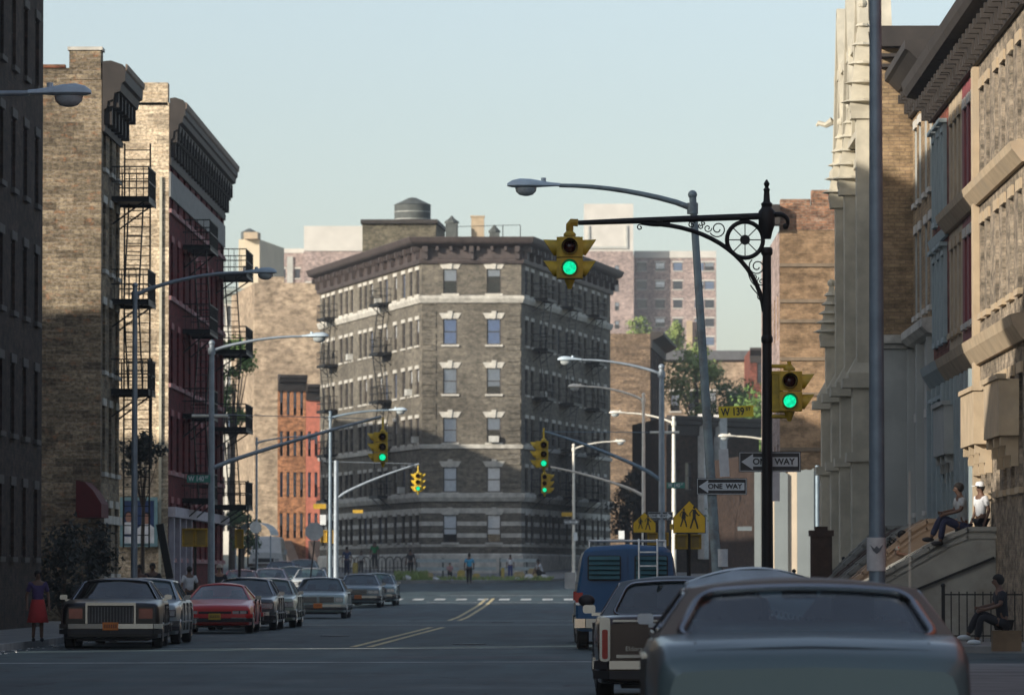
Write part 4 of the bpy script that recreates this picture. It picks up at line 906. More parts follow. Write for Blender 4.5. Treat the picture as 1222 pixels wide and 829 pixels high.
plain_sign('parking_sign', 'white sign on the thin lamp pole at the left fork', 382, 389, 614, 626, 232, WHT, dy=-.12)
plain_sign('parking_sign', 'white sign low on the island lamp', 684.5, 689, 635, 645, 303, WHT, dy=-.13)
plain_sign('parking_sign', 'tiny white sign left of the two school crossing signs', 738, 745, 633, 643, 250, WHT)
plain_sign('parking_sign', 'white arrow sign behind the board fence edge', 880, 897, 628, 633, 190, paint('shaded_grey_sign',(.16,.19,.2),.6))  # white sign given a grey base, its shade put into the colour
def disc_sign(label, pxc, pyc, rpx, y, gpy, pole_px, mt):
    c = at(pxc,pyc,y); t = thing('round_sign', label, 'sign', (c.x,y,gz(y)+.1)); z = c.z-gz(y)-.1; r = rpx/F*y
    b = MB(); b.lathe([(r,0),(r,.02)], n=8, M=Matrix.Translation((0,0,z)) @ Matrix.Rotation(math.pi/8,4,'Y') @ Matrix.Rotation(math.pi/2,4,'X')); b.build('panel', mt, t)
    b = MB(); b.tube([(pole_px/F*y,.06,0),(.08,.06,z+r*.6)], .035, 6); b.build('post', IRON, t)
disc_sign('back of an octagonal stop sign on a slanting post at the left fork', 375, 634, 11.5, 225, 0, -8, PLY)
disc_sign('grey round sign behind the far left corner pole', 305, 629, 7.5, 275, 0, 0, PLY)
# school crossing signs
def school(label, pxc, py0, py1, pxw, y, withpost=True):
    w = pxw/F*y; c = at(pxc,(py0+py1)/2,y); h = (py1-py0)/F*y; z = c.z-gz(y)-.13
    t = thing('school_crossing_sign', label, 'sign', (c.x,y,gz(y)+.13), 0, 'school crossing signs')
    b = MB(); b.tube([(0,.05,0),(0,.05,z+h*.3)], .035, 6); b.build('post', IRON, t)
    def pent(k, y0, m, nm):
        p = [(0,h/2*k),(w/2*k,-.02*h+ .0),(w/2*k,-h/2*k),(-w/2*k,-h/2*k),(-w/2*k,-.02*h)]
        b = MB(); n = 5; b.add([(x,y0,z+zz_) for x,zz_ in p]+[(x,y0+.01,z+zz_) for x,zz_ in p], [tuple(range(n)),tuple(range(2*n-1,n-1,-1))]+[((i+1)%n,i,n+i,n+(i+1)%n) for i in range(n)]); b.build(nm, m, t)
    pent(1,0,BLK,'border'); pent(.955,-.008,SIGNY,'panel')
    f = MB()
    def fig(cx, s, skirt):
        S = lambda x, zz_: (cx+x*s, -.016, z-.06*h+zz_*s)
        def poly(pts): f.add([S(x,q) for x, q in pts], [tuple(range(len(pts)))])
        poly([(.055*math.cos(a*math.pi/5), .43+.055*math.sin(a*math.pi/5)) for a in range(10)])
        if skirt: poly([(-.05,.36),(.06,.36),(.10,.02),(-.12,.02)])
        else: poly([(-.06,.36),(.07,.36),(.06,.02),(-.06,.02)])
        poly([(-.02,.02),(.06,.02),(.13,-.2),(.16,-.38),(.10,-.38),(.06,-.2)]); poly([(-.07,.02),(.01,.02),(-.06,-.18),(-.12,-.37),(-.18,-.36),(-.12,-.17)])
        poly([(.05,.34),(.17,.16),(.22,.17),(.21,.12),(.15,.11),(.04,.24)]); poly([(-.05,.34),(-.15,.2),(-.14,.1),(-.18,.1),(-.19,.21),(-.07,.37)])
    fig(-.17*w, h*.66, True); fig(.15*w, h*.80, False); f.build('walking_figures', BLK, t)
school('larger yellow school crossing sign with walking figures, on a black post', 822.5, 597, 636, 39, 118)
school('smaller sunlit school crossing sign with two figures behind the blue van', 769, 611, 635.5, 27.5, 165)
# pedestrian signals (seen from behind or the side)
def ped(label, boxes, y, bar=None, tx=None, wtxt=None):
    (px0,px1,py0,py1) = boxes[0]; t = thing('pedestrian_signal', label, 'pedestrian signal', (X((boxes[0][0]+boxes[-1][1])/2,y),y,gz(y)+.13), 0, 'yellow pedestrian signals')
    x0 = t.location.x; z0 = t.location.z
    for (a,c,d,e) in boxes:
        b = MB(); xa = X(a,y)-x0; xc = X(c,y)-x0; za = Z(e,y)-z0; zc = Z(d,y)-z0
        b.box(xa,xc,0,.22,za,zc); b.box(xa-.02,xc+.02,-.1,.0,zc-.01,zc+.02); b.box(xa-.02,xa,-.1,0,za,zc-.01); b.box(xc,xc+.02,-.1,0,za,zc-.01)
        b.build('housing', YELD, t)
        g = MB(); g.quad((xa+.05,-.004,za+.05),(xc-.05,-.004,za+.05),(xc-.05,-.004,zc-.05),(xa+.05,-.004,zc-.05)); g.build('screen', paint('unlit_signal_screen',(.28,.18,.03),.4), t)
    b = MB(); b.tube([(0,.1,0),(0,.1,Z(boxes[0][2],y)-z0+.1)], .05, 6); b.build('post', IRON, t)
ped('pair of yellow pedestrian signals at the left corner pole', [(218,232,631,652),(233,247,631,652)], 157)
ped('single yellow pedestrian signal right of the left corner pole', [(281,290,632,654)], 172)
ped('yellow pedestrian signals behind the school crossing post', [(806,820,638,655),(823,836,638,655)], 150)
ped('yellow pedestrian signals between the pale poles above the van', [(773,784,636,650),(790,797,636,651)], 182)
ped('yellow pedestrian signal at the left fork beside the thin pole', [(383,390,633,647),(394,399,633,648)], 238)
# posters and paper on poles
b = MB(); c = at(1045,660,59.85); b.lathe([(.108,0),(.108,.38)], (0,0,0), 14); o = b.build('torn_poster', PAPER, None, 40, (X(1045,60),60,c.z-.2)); tag(o, 'torn white poster with a dark bird mark pasted round the thick lamp pole', 'poster')
b = MB(); b.add([(x*.07,-.112,z*.07) for x,z in ((-1.1,.7),(-.4,.1),(0,.5),(.4,.1),(1.1,.8),(.6,-.3),(0,-.8),(-.6,-.3))], [tuple(range(7,-1,-1))])
b.build('bird_mark', paint('faded_ink',(.12,.13,.14),.9), o, None, (0,0,.25))
b = MB(); b.lathe([(.112,0),(.112,.32)], (0,0,0), 14); o = b.build('paper_notice', PAPER, None, 40, (X(861,95),95,Z(676,95))); tag(o, 'white paper wrapped round the foot of the leaning pole', 'notice')

# ================================================================= street things
# advertising billboard on the cream side wall
yb = 182.85; a = at(143,652,yb); c = at(188,593,yb); t = thing('billboard', 'teal framed poster of two people in white shirts on the side wall', 'billboard', ((a.x+c.x)/2,yb,(a.z+c.z)/2)); w = c.x-a.x; h = c.z-a.z
b = MB(); k = .12
for (x0,x1,z0,z1) in ((-w/2,w/2,h/2-k,h/2),(-w/2,w/2,-h/2,-h/2+k),(-w/2,-w/2+k,-h/2+k,h/2-k),(w/2-k,w/2,-h/2+k,h/2-k)): b.box(x0,x1,-.08,0,z0,z1)
b.build('frame', paint('teal_frame',(.2,.34,.36),.6), t)
b = MB(); b.box(-w/2+k,w/2-k,-.04,0,-h/2+k,h/2-k,0); b.box(-w/2+k,w/2-k,-.046,-.041,-h/2+k,-h/2+.35,1)
for cx, cz, s in ((-.27*w,.05,.9),(.2*w,-.02,1.)):
    sh = [(cx+x*s,-.05,cz+z*s) for x,z in ((-.33,-.52),(.33,-.52),(.3,-.2),(.12,-.06),(-.12,-.06),(-.3,-.2))]; b.add(sh, [(0,1,2,3,4,5)], 1)
    b.add([(cx+.13*s*math.cos(j*math.pi/6),-.054,cz+.12*s+.18*s*math.sin(j*math.pi/6)) for j in range(12)], [tuple(range(12))], 2)
    b.add([(cx+.15*s*math.cos(j*math.pi/6),-.052,cz+.2*s+.17*s*math.sin(j*math.pi/6)) for j in range(12)], [tuple(range(12))], 3)
b.build('poster', [paint('navy_poster',(.03,.06,.16),.5), paint('poster_white',(.8,.8,.8),.6), paint('poster_skin',(.4,.2,.14),.6), BLK], t)
# awning
t = thing('awning', 'dark red canopy over the tenement corner on the left', 'awning', (LX-.5,154.6,0)); b = MB()
pr = [(0,4.3),(.25,4.25),(.5,4.0),(.75,3.6),(.75,3.2),(0,3.2)]; b.add([(x,yy,z) for yy in (0,2.38) for x,z in pr], [tuple(range(6)),tuple(range(11,5,-1))]+[((i+1)%6,i,6+i,6+(i+1)%6) for i in range(6)]); b.build('canvas', paint('dark_red_canvas',(.09,.006,.008),.8), t)
# board fence
WB = paint('grey_board', (.22,.25,.25), .8, 0, .12, .8); WC_ = paint('cream_board', (.62,.52,.39), .8, 0, .1, .8)
t = thing('board_fence', 'ragged fence of grey and cream boards right of the black mast', 'fence', (X(905,198),198,gz(198)+.1))
px = 905; k = 0; tops = [572,566,570,565,568,571]; ws = [14,13,13,11,12,10]
px = 900
for k,(wp,mt) in enumerate(zip((8,16,16,11,20,6),(WB,WC_,WB,WC_,WB,WB))):
    b = MB(); x0 = X(px,198)-t.location.x; x1 = X(px+wp,198)-t.location.x; tp = [565,572,568,563,563,566][k]; nn_ = 6
    pts = [(x0,0)]+[(x1,0)]+[(x1-(x1-x0)*j/nn_, Z(tp+random.uniform(-2.5,2.5),198)) for j in range(nn_+1)]
    yo = .12*(k%2); n = len(pts); b.add([(x,yo,z) for x,z in pts]+[(x,yo+.03,z) for x,z in pts], [tuple(range(n)),tuple(range(2*n-1,n-1,-1))]+[((i+1)%n,i,n+i,n+(i+1)%n) for i in range(n)])
    b.build('board', mt, t); px += wp
t = thing('chain_link_fence', 'thin steel posts and rail of a wire fence beside the church base', 'fence', (X(975,172),172,.13)); b = MB(); z = Z(560,172)
for px in (975,): b.tube([(X(px,172)-t.location.x,0,0),(X(px,172)-t.location.x,0,z)], .07, 8)
b.tube([(0,0,z-.15),(2.6,0,z-.15)], .03, 6); b.tube([(0,0,Z(583,172)),(2.6,0,Z(583,172))], .03, 6); b.tube([(.25,0,0),(.25,0,Z(583,172))], .06, 6)
for k in range(14): b.tube([(.2*k,0,.1),(.2*k+.0,0,z-.15)], .006, 4)
b.build('post', POLEB, t)
def gatepost():
    y = 136; a = at(967,692,y); c = at(992,628,y); w = c.x-a.x; b = MB(); z1 = c.z-.13
    b.box(-w/2,w/2,-w/2,w/2,0,z1-.25); b.box(-w*.58,w*.58,-w*.58,w*.58,z1-.25,z1-.1); b.prism([(-w*.3,-w*.3),(w*.3,-w*.3),(w*.3,w*.3),(-w*.3,w*.3)], z1-.1, z1)
    o = b.build('gate_post', paint('rusty_brown_stone',(.08,.045,.03),.85,0,.4,3), None, None, ((a.x+c.x)/2,y,.13)); tag(o, 'dark brown gate post between the board fence and the church', 'post')
gatepost()
# railing helper
def railing(label, x0, y0, x1, y1, z, h=1., step=.14, name='iron_railing', mt=None, cat='railing', r=.012, group=None, tilt=0):
    t = thing(name, label, cat, (x0,y0,z), 0, group); d = Vector((x1-x0,y1-y0,tilt)); L = d.length; b = MB()
    for zz_ in (.12, h): b.beam(Vector((0,0,zz_)), d+Vector((0,0,zz_)), .04, .03)
    for k in range(int(L/step)+1):
        p = d*(k*step/L); b.beam(p+Vector((0,0,.0)), p+Vector((0,0,h+.06)), 2*r, 2*r)
    b.build('bars', mt or IRON, t)
    for p in (Vector((0,0,0)), d): b = MB(); b.beam(p, p+Vector((0,0,h+.15)), .07, .07); b.ball(p+Vector((0,0,h+.18)), .05, 6, 5); b.build('post', mt or IRON, t)
railing('black iron railing below the big stoop at the right edge', 7.35, 106, 9.2, 106, .13, .95, .16)
railing('short black iron railing in front of the church base', X(1006,138), 138, X(1021,138), 138, .6, 1.15, .13)
railing('low black railing at the foot of the black mast', X(921,124), 124, X(947,124), 124, 1.05-.4, .75, .3)
# stoops: solid flights of steps with moulded cheek walls
STG = paint('grey_brown_stoop_stone', (.30,.30,.27), .85, 0, .25, 1.2, dirt=(.17,.15,.12)); STT = paint('tan_stoop_stone', (.42,.31,.22), .85, 0, .2, 1.5)
def stoop(label, y, x0, x1, top, mt, landing=1.2, width=1.9, side=False):
    t = thing('stoop', label, 'stoop', (x0, y, .13), 0, 'stoops of the right hand row houses'); n = 12; Ls = (x1-x0-landing); b = MB(); H = top-.13-.55
    for k in range(n): b.box(Ls*k/n, x1-x0 if k == n-1 else Ls*(k+1)/n, .22, width-.22, -.01, H*(k+1)/n)
    b.build('steps', mt, t)
    for yy in (0, width-.22):
        b = MB(); pr = [(-.1,-.1),(-.1,.55),(.25,.62)]+[(Ls*j/8, .62+(H-.02)*(j/8)) for j in range(1,8)]+[(Ls+.1,H+.6),(x1-x0-.002,H+.6),(x1-x0-.002,-.1)]
        n_ = len(pr); b.add([(x,yy,z) for x,z in pr]+[(x,yy+.22,z) for x,z in pr], [tuple(range(n_-1,-1,-1)),tuple(range(n_,2*n_))]+[(i,(i+1)%n_,n_+(i+1)%n_,n_+i) for i in range(n_)])
        o = b.build('cheek_wall', mt, t)
        b = MB(); rp = pr[1:-1]
        for (off, wd, th) in ((.05,.34,.1),(-.12,.28,.07)):
            for p, q_ in zip(rp, rp[1:]): b.beam((p[0],yy+.11,p[1]+off),(q_[0]+.03,yy+.11,q_[1]+off), wd, th)
        b.build('coping', mt, o)
    return t
stoop('large grey stone stoop with moulded side wall, where the man sits', 112.6, 5.3, 8.94, 2.36, STG, landing=.72)
stoop('second stone stoop behind the big one, where the woman in the flowered dress sits', 118.6, 5.6, 8.94, 2.6, STT)
stoop('third stoop, with grey copings, up to the narrow cream house', 123.6, 5.5, 8.94, 2.55, STG)
stoop('fourth stoop with brown steps, before the red brick row house', 128.4, 5.6, 8.94, 2.5, paint('dark_brown_stoop_stone',(.1,.07,.055),.8))
stoop('farthest stoop with pale copings, before the grey stucco house', 134.2, 5.8, 8.94, 2.6, STG)
b = MB(); b.beam((6.1,112.55,.2),(8.9,112.55,1.35), .05, .05); b.beam((6.1,112.55,-.6+.13),(6.1,112.55,.25), .05,.05)
o = b.build('handrail', IRON, None, None, (0,0,.5)); tag(o, 'black iron handrail fixed along the big stoop side wall', 'handrail')
# left pavement bits
def leanpost():
    y = 168; b = MB(); a = at(203,690,y); c = at(190.5,625,y); b.beam((0,0,0), c-a, .24, .24); o = b.build('leaning_timber', IRON, None, None, a); tag(o, 'black timber post leaning left before the shop front', 'post')
leanpost()
t = thing('litter_bin', 'dark litter bin with a white notice, at the foot of the left corner pole', 'bin', (X(238,157),157,.13)); b = MB(); b.lathe([(.3,0),(.34,.85),(.37,.85),(.37,.92),(.3,.95)], n=14); b.build('basket', IRON, t, 40)
b = MB(); b.obox((0,-.36,.62), (.36,.02,.42)); b.build('notice', PAPER, t)
t = thing('phone_booth', 'white hooded canopy over the pavement down the left fork', 'awning', (X(302,300),300,gz(300)+.1)); t.name = 'shop_canopy'
b = MB(); 
for k in range(8):
    a0 = math.pi*k/8; a1 = math.pi*(k+1)/8
    b.quad((-1.0*math.cos(a0),0,2.7+.75*math.sin(a0)),(-1.0*math.cos(a1),0,2.7+.75*math.sin(a1)),(-1.0*math.cos(a1)+.3,3,2.7+.75*math.sin(a1)),(-1.0*math.cos(a0)+.3,3,2.7+.75*math.sin(a0)))
b.build('canvas', paint('white_canvas',(.62,.62,.58),.8), t); b = MB(); b.tube([(-1,0,0),(-1,0,2.7)], .04, 6); b.tube([(1,0,0),(1,0,2.7)], .04, 6); b.build('pole', POLEG, t)

# ================================================================= island furniture
def rail_fence(label, px0, px1, y):
    a = Vector((X(px0,y),y,gz(y)+.16)); L = X(px1,y)-a.x; t = thing('guard_rail', label, 'guard rail', a, 0, 'pale guard rails on the traffic island')
    for zz_ in (.45,.95):
        b = MB(); b.box(0,L,-.04,.04,zz_-.1,zz_+.1); b.build('rail', paint('pale_blue_grey_rail',(.34,.40,.40),.6,0,.2,3), t)
    for k in range(int(L/1.6)+1): b = MB(); b.box(k*1.6-.06,k*1.6+.06,.04,.16,0,1.1); b.build('post', paint('dark_post',(.1,.11,.1),.8), t)
rail_fence('pale guard rail on the island, left of the man in the blue shirt', 497, 548, 318)
rail_fence('pale guard rail on the island, right of the man in the blue shirt', 562, 592, 318.5)
rail_fence('pale guard rail at the right end of the island', 597, 643, 319)
YB = paint('yellow_concrete', (.50,.38,.10), .85, 0, .25, 3, dirt=(.25,.22,.14)); TB = paint('tan_concrete', (.42,.33,.17), .85, 0, .3, 3)
def block(label, px0, px1, py0, y, mt, bev=.05):
    x0 = X(px0,y); x1 = X(px1,y); z1 = Z(py0,y)-gz(y)-.12; w = x1-x0; b = MB(); e = min(.07,w*.15)
    b.prism([(-w/2+e,-.3),(w/2-e,-.3),(w/2,-.3+e),(w/2,.3-e),(w/2-e,.3),(-w/2+e,.3),(-w/2,.3-e),(-w/2,-.3+e)], 0, z1-e); b.prism([(-w/2+e,-.3+e),(w/2-e,-.3+e),(w/2-e,.3-e),(-w/2+e,.3-e)], z1-e, z1)
    o = b.build('concrete_block', mt, None, None, ((x0+x1)/2,y,gz(y)+.12)); tag(o, label, 'block', 'concrete blocks along the island edge')
block('tan block in the weeds at the left of the island', 503, 517, 683, 309, TB)
block('yellow block just left of the man in the blue shirt', 546, 555, 680, 311, YB)
block('yellow block just right of the man in the blue shirt', 564, 573, 684, 309, YB)
block('upright yellow block left of the child in white', 598, 602, 677, 310, YB)
block('wide tan block between the child and the crouching man', 613, 626, 682, 311, TB)
block('tan block beside the crouching man', 630, 641, 678, 314, TB)
block('stout yellow block at the far left of the island', 421, 427, 671, 330, YB)
def bag(label, px, py, w, y, h=.3):
    b = MB(); b.ball((0,0,h*.45), (w/2,.3,h*.55), 9, 6); rnd = random.Random(px)
    b.v = [(x+rnd.uniform(-.05,.05), yy+rnd.uniform(-.05,.05), z+rnd.uniform(-.04,.04)) for x,yy,z in b.v]
    o = b.build('rubbish_heap', paint('white_rubbish',(.6,.6,.58),.8,0,.3,5), None, 60, (X(px,y),y,gz(y)+.14)); tag(o, label, 'rubbish', 'white rubbish heaps on the island')
bag('white rubbish heap left of the weeds', 466, 692, .6, 305); bag('white rubbish heap in front of the weeds', 486, 694, .5, 305); bag('small white scrap heap right of the tan block in the weeds', 520, 694, .4, 305, .2)
bag('white rubbish heap left of the crouching man', 631, 692, .55, 308); bag('white rubbish heap under the crouching man', 650, 690, .6, 310, .25); bag('flat white scrap heap near the child', 617, 694, .3, 306, .15)
# dark curly iron railing on the left of the island
t = thing('iron_fence', 'low black iron fence with round topped panels on the left of the island', 'fence', (X(404,333),333,gz(333)+.15)); b = MB()
for k in range(9):
    x = k*.5; b.tube([(x+.22*math.cos(math.pi-j*math.pi/8)+.25,0,.75+.25*math.sin(j*math.pi/8)) for j in range(9)], .03, 6); 
    for xx in (x+.03,x+.25,x+.47): b.tube([(xx,0,0),(xx,0,.75)], .025, 5)
b.beam((0,0,.3),(4.5,0,.3), .04,.04); b.build('panel', IRON, t)
# ================================================================= vehicles
CHR = paint('chrome', (.36,.37,.39), .18, 1, .05, 2, spec=.5); RUB = paint('tyre_rubber', (.018,.018,.018), .85, 0, .3, 5); HUB = paint('wheel_cover_metal', (.5,.5,.52), .3, .9, .1, 3)
CGL = glass('car_window_glass', (.55,.72,.72), 1.5, .015, .8, veil=.10); CGD = glass('dark_car_glass', (.30,.40,.42), 1.5, .02, .55)
SEAT = paint('dark_blue_seat_vinyl', (.05,.085,.10), .6); HLG = paint('headlight_glass', (.55,.56,.55), .12, .3, .2, 30, spec=.8); TLR = paint('red_tail_lamp', (.32,.012,.01), .15, 0, .2, 9); AMB = paint('amber_lamp', (.5,.16,.01), .2)
PLO = paint('orange_licence_plate', (.55,.16,.02), .5); PLY_ = paint('yellow_licence_plate', (.60,.38,.03), .5); BLKP = paint('black_plastic', (.02,.02,.022), .6)
def carpaint(name, c, rough=.28, metal=.2): return paint(name, c, rough, metal, .08, .7, spec=.5, coat=.3)
def lerp(tab, y):
    if y <= tab[0][0]: return tab[0][1]
    for (a,za),(b,zb) in zip(tab, tab[1:]):
        if y <= b: return za+(zb-za)*(y-a)/(b-a)
    return tab[-1][1]
def body_loft(L, W, top, yw, R_=.36, zc=.33, sill=.20, taper=.05, crown=.03, nose=.10, tail=.08, crease=.62):
    """top: [(y,z)] shoulder height along the length; yw wheel positions"""
    ys = set(); n = 46
    for k in range(n+1): ys.add(round(-L/2+L*k/n, 3))
    for w in yw:
        for k in range(-8, 9): ys.add(round(w+R_*math.sin(k*math.pi/16), 3))
        ys.add(round(w-R_-.004,3)); ys.add(round(w+R_+.004,3))
    for e in (.02,.05,.09,.15): ys.add(L/2-e); ys.add(-L/2+e)
    ys = sorted(ys); rings = []
    for y in ys:
        f = abs(y)/(L/2); w = W/2*(1-taper*max(0,(f-.55)/.45)**2)
        de = L/2-abs(y); rr = nose if y > 0 else tail
        if de < rr: t = 1-de/rr; w -= .07*t*t; dz = .05*t*t
        else: dz = 0
        z1 = lerp(top, y)-dz; zb = sill+(.05*(t*t) if de < rr else 0)+.0
        for yy in yw:
            if abs(y-yy) <= R_: zb = max(zb, zc+math.sqrt(max(0,R_*R_-(y-yy)**2)))
        cz = [(0,zb),(w-.16,zb),(w-.03,zb+.015),(w-.008,max(zb+.03,sill+.16)),(w+.012,max(zb+.045,crease*z1)),(w-.004,max(zb+.06,z1-.11)),(w-.035,z1-.03),(w-.085,z1),(w-.3,z1+crown*.5),(0,z1+crown)]
        rings.append([(x,y,z) for x,z in cz]+[(-x,y,z) for x,z in cz[-2:0:-1]])
    return rings
def add_rings(b, rings, m=0):
    n = len(rings[0]); vs = [v for r in rings for v in r]
    fs = [(i*n+k,i*n+(k+1)%n,(i+1)*n+(k+1)%n,(i+1)*n+k) for i in range(len(rings)-1) for k in range(n)]
    fs += [tuple(range(n)), tuple((len(rings)-1)*n+k for k in range(n-1,-1,-1))]
    b.add(vs, [f[::-1] for f in fs], m)
def rrect(x0, x1, y0, y1, r, n=4):
    p = []
    for cx, cy, a in ((x1-r,y1-r,0),(x0+r,y1-r,90),(x0+r,y0+r,180),(x1-r,y0+r,270)):
        for k in range(n+1): t = R(a+90*k/n); p.append((cx+r*math.cos(t), cy+r*math.sin(t)))
    return p
def patch(Q, bulge, crown, cab, glassb, trim, mar, rad, tw=.03, outn=None):
    """Q: bottom-left, bottom-right, top-right, top-left; frame panel with a rounded opening, glass and trim"""
    bl, br, tr, tl = [Vector(q) for q in Q]; nrm = (br-bl).cross(tl-bl).normalized(); hz = Vector((nrm.x, nrm.y, 0)).normalized()
    W_ = ((br-bl).length+(tr-tl).length)/2; H_ = (tl-bl).length
    def P(u, v, o=0):
        s = 1-(2*u-1)**2
        return (bl*(1-u)+br*u)*(1-v)+(tl*(1-u)+tr*u)*v+hz*bulge*s+Vector((0,0,crown*v*s))+nrm*o
    l, r, t_, bt = mar
    # rounded in real units
    rp = rrect(l, W_-r, bt, H_-t_, rad, 5); dn = []
    for a, c in zip(rp, rp[1:]+rp[:1]):
        kk = max(1, int(math.hypot(c[0]-a[0], c[1]-a[1])/.12))
        dn += [(a[0]+(c[0]-a[0])*j/kk, a[1]+(c[1]-a[1])*j/kk) for j in range(kk)]
    inner = [(x/W_, y/H_) for x, y in dn]
    n = len(inner); outer = []
    cx = sum(p[0] for p in inner)/n; cy = sum(p[1] for p in inner)/n
    for (u, v) in inner:
        du, dv = u-.5, v-.5; k = .5/max(abs(du), abs(dv)); outer.append((.5+du*k, .5+dv*k))
    vo = [P(u,v) for u,v in outer]; vm = [P((a[0]+c[0])/2,(a[1]+c[1])/2,.006) for a,c in zip(outer,inner)]; vi = [P(u,v) for u,v in inner]; vd = [P(u,v,-.025) for u,v in inner]
    fs = []
    for j in range(3): fs += [(j*n+i,j*n+(i+1)%n,(j+1)*n+(i+1)%n,(j+1)*n+i) for i in range(n)]
    # corners of the quad, filled
    cab.add(vo+vm+vi+vd, fs)
    for cu, cv in ((0,0),(1,0),(1,1),(0,1)):
        idx = sorted(range(n), key=lambda i: (outer[i][0]-cu)**2+(outer[i][1]-cv)**2)[:2]
        cab.add([P(cu,cv),vo[idx[0]],vo[idx[1]]], ((0,1,2),))
    # glass as a fan of strips
    m = 8; g0 = []
    us = [min(p[0] for p in inner), max(p[0] for p in inner)]; vs_ = [min(p[1] for p in inner), max(p[1] for p in inner)]
    gr = [[P(us[0]+(us[1]-us[0])*i/m, vs_[0]+(vs_[1]-vs_[0])*j/2, -.018) for i in range(m+1)] for j in range(3)]
    fl = [p for row in gr for p in row]
    glassb.add(fl, [(j*(m+1)+i,j*(m+1)+i+1,(j+1)*(m+1)+i+1,(j+1)*(m+1)+i) for j in range(2) for i in range(m)])
    if trim is not None and tw: trim.tube([P(u,v,.008) for u,v in inner+[inner[0]]], tw/2, 6, cap=False)
    return P
def wheel(parent, x, y, r=.33, w=.2, side=1, ww=False):
    M = Matrix.Translation((x,y,r)) @ Matrix.Rotation(math.pi/2*side, 4, 'Y')
    b = MB(); b.lathe([(r*.55,-w/2),(r*.92,-w/2),(r,-w/2+.03),(r,w/2-.03),(r*.92,w/2),(r*.62,w/2+.005)], n=22, M=M); o = b.build('wheel', RUB, parent, 40)
    b = MB(); b.lathe([(r*.62,w/2+.002),(r*.56,w/2+.02),(r*.35,w/2-.005),(r*.2,w/2+.02),(.01,w/2+.03)], n=22, M=M); b.build('rim', HUB, o, 40)
def car(name, label, cat, x, y, rz, S, group='parked cars along the avenue', z=None):
    g = dict(L=5.3, W=1.92, H=1.4, top=None, yw=(-1.5,1.55), paint=None, roof=None, ycab=(-2.05,-1.3,.25,1.05), wb=None, wt=.62, belt=.93, front='grille', rear='plain', r=.33, sidewins=2, rmar=(.1,.1,.07,.08), rrad=.1, glass=CGL, plate=None, mirror=(1,), chrome=True, bz=.45, det=1)
    g.update(S); L, W, H = g['L'], g['W'], g['H']; wb = g['wb'] or W/2-.07; wt = g['wt']; pm = g['paint']; rm = g['roof'] or pm; belt = g['belt']
    t = thing(name, label, cat, (x, y, gz(y)+.006 if z is None else z), rz, group)
    top = g['top'] or [(-L/2,belt-.05),(-L/2+.3,belt),(L/2-1.6,belt),(L/2-.2,belt-.08),(L/2,belt-.12)]
    b = MB(); add_rings(b, body_loft(L, W, top, g['yw'])); b.build('body', pm, t, 38)
    yr0, yr1, yf1, yf0 = g['ycab']   # rear glass foot, roof rear, roof front, windscreen foot
    zb = belt-.03; cr = g.get('crown',.055); bf, br_ = .10, .07; zt = H-cr
    cab = MB(); tr = MB() if g['chrome'] else None; gls = []
    def pw(Q, bu, c, mar, rad, nm, tw=.03):
        gb = MB(); patch(Q, bu, c, cab, gb, tr, mar, rad, tw); gls.append((nm, gb))
    pw([(wb,yf0,zb),(-wb,yf0,zb),(-wt,yf1,zt),(wt,yf1,zt)], bf, cr, (.05,.05,.05,.04), .06, 'windshield')
    pw([(-wb,yr0,zb),(wb,yr0,zb),(wt,yr1,zt),(-wt,yr1,zt)], br_, cr, g['rmar'], g['rrad'], 'rear_window', g.get('rtrim',.03))
    for s in (1, -1):
        k = g['sidewins']; ym = [yr0+(yf0-yr0)*f for f in ([0,1] if k == 1 else [0,.46,1])]; yt = [yr1+(yf1-yr1)*f for f in ([0,1] if k == 1 else [0,.5,1])]
        for i in range(k):
            Q = [(s*wb,ym[i],zb),(s*wb,ym[i+1],zb),(s*wt,yt[i+1],zt),(s*wt,yt[i],zt)]
            mr = (.05,.04,.05,.06)
            if i == 0: mr = (g.get('cpil',.22),.04,.05,.06)
            if s < 0: Q = [Q[1],Q[0],Q[3],Q[2]]; mr = (mr[1],mr[0],mr[2],mr[3])
            pw(Q, .0, 0, mr, .05, 'side_window', .02)
    m = 10; vs = []; 
    for j in range(m+1):
        for i in range(m+1):
            u = i/m; v = j/m; s = 1-(2*u-1)**2
            xx = (2*u-1)*wt; yy = (yr1-br_*s)*(1-v)+(yf1+bf*s)*v; vs.append((xx,yy,zt+cr*s+.02*s*math.sin(math.pi*v)))
    cab.add(vs, [(j*(m+1)+i,j*(m+1)+i+1,(j+1)*(m+1)+i+1,(j+1)*(m+1)+i) for j in range(m) for i in range(m)])
    cb = cab.build('roof', rm, t, 50)
    for nm, gb in gls: gb.build(nm, g['glass'], t, 30)
    if tr: tr.build('window_trim', CHR, t, 40)
    b = MB(); b.box(-W/2+.3,W/2-.3,-L/2+.25,L/2-.2,.15,.42); b.build('underbody', BLKP, t)
    # interior
    for (yy, hh, nm) in ((yr0+.75,belt+.02,'rear_seat'),((yf0+yr0)/2+.2,belt+.03,'front_seat')):
        b = MB(); b.obox((0,yy,hh/2+.2),(1.4,.16,hh-.3), rx=R(12)); b.build(nm, g.get('seat',SEAT), t)
    for xx in (-.38,.38):
        b = MB(); b.prism(rrect(-.14,.14,-.08,.1,.05,3), 0, .1, M=Matrix.Translation((xx,(yf0+yr0)/2+.25,belt+.16)) @ Matrix.Rotation(math.pi/2,4,'X')); b.build('headrest', g.get('seat',SEAT), t, 40)
    b = MB(); b.box(-wb+.04,wb-.04,yf0-.45,yf0-.05,belt-.25,belt+.0); b.build('dashboard', BLKP, t)
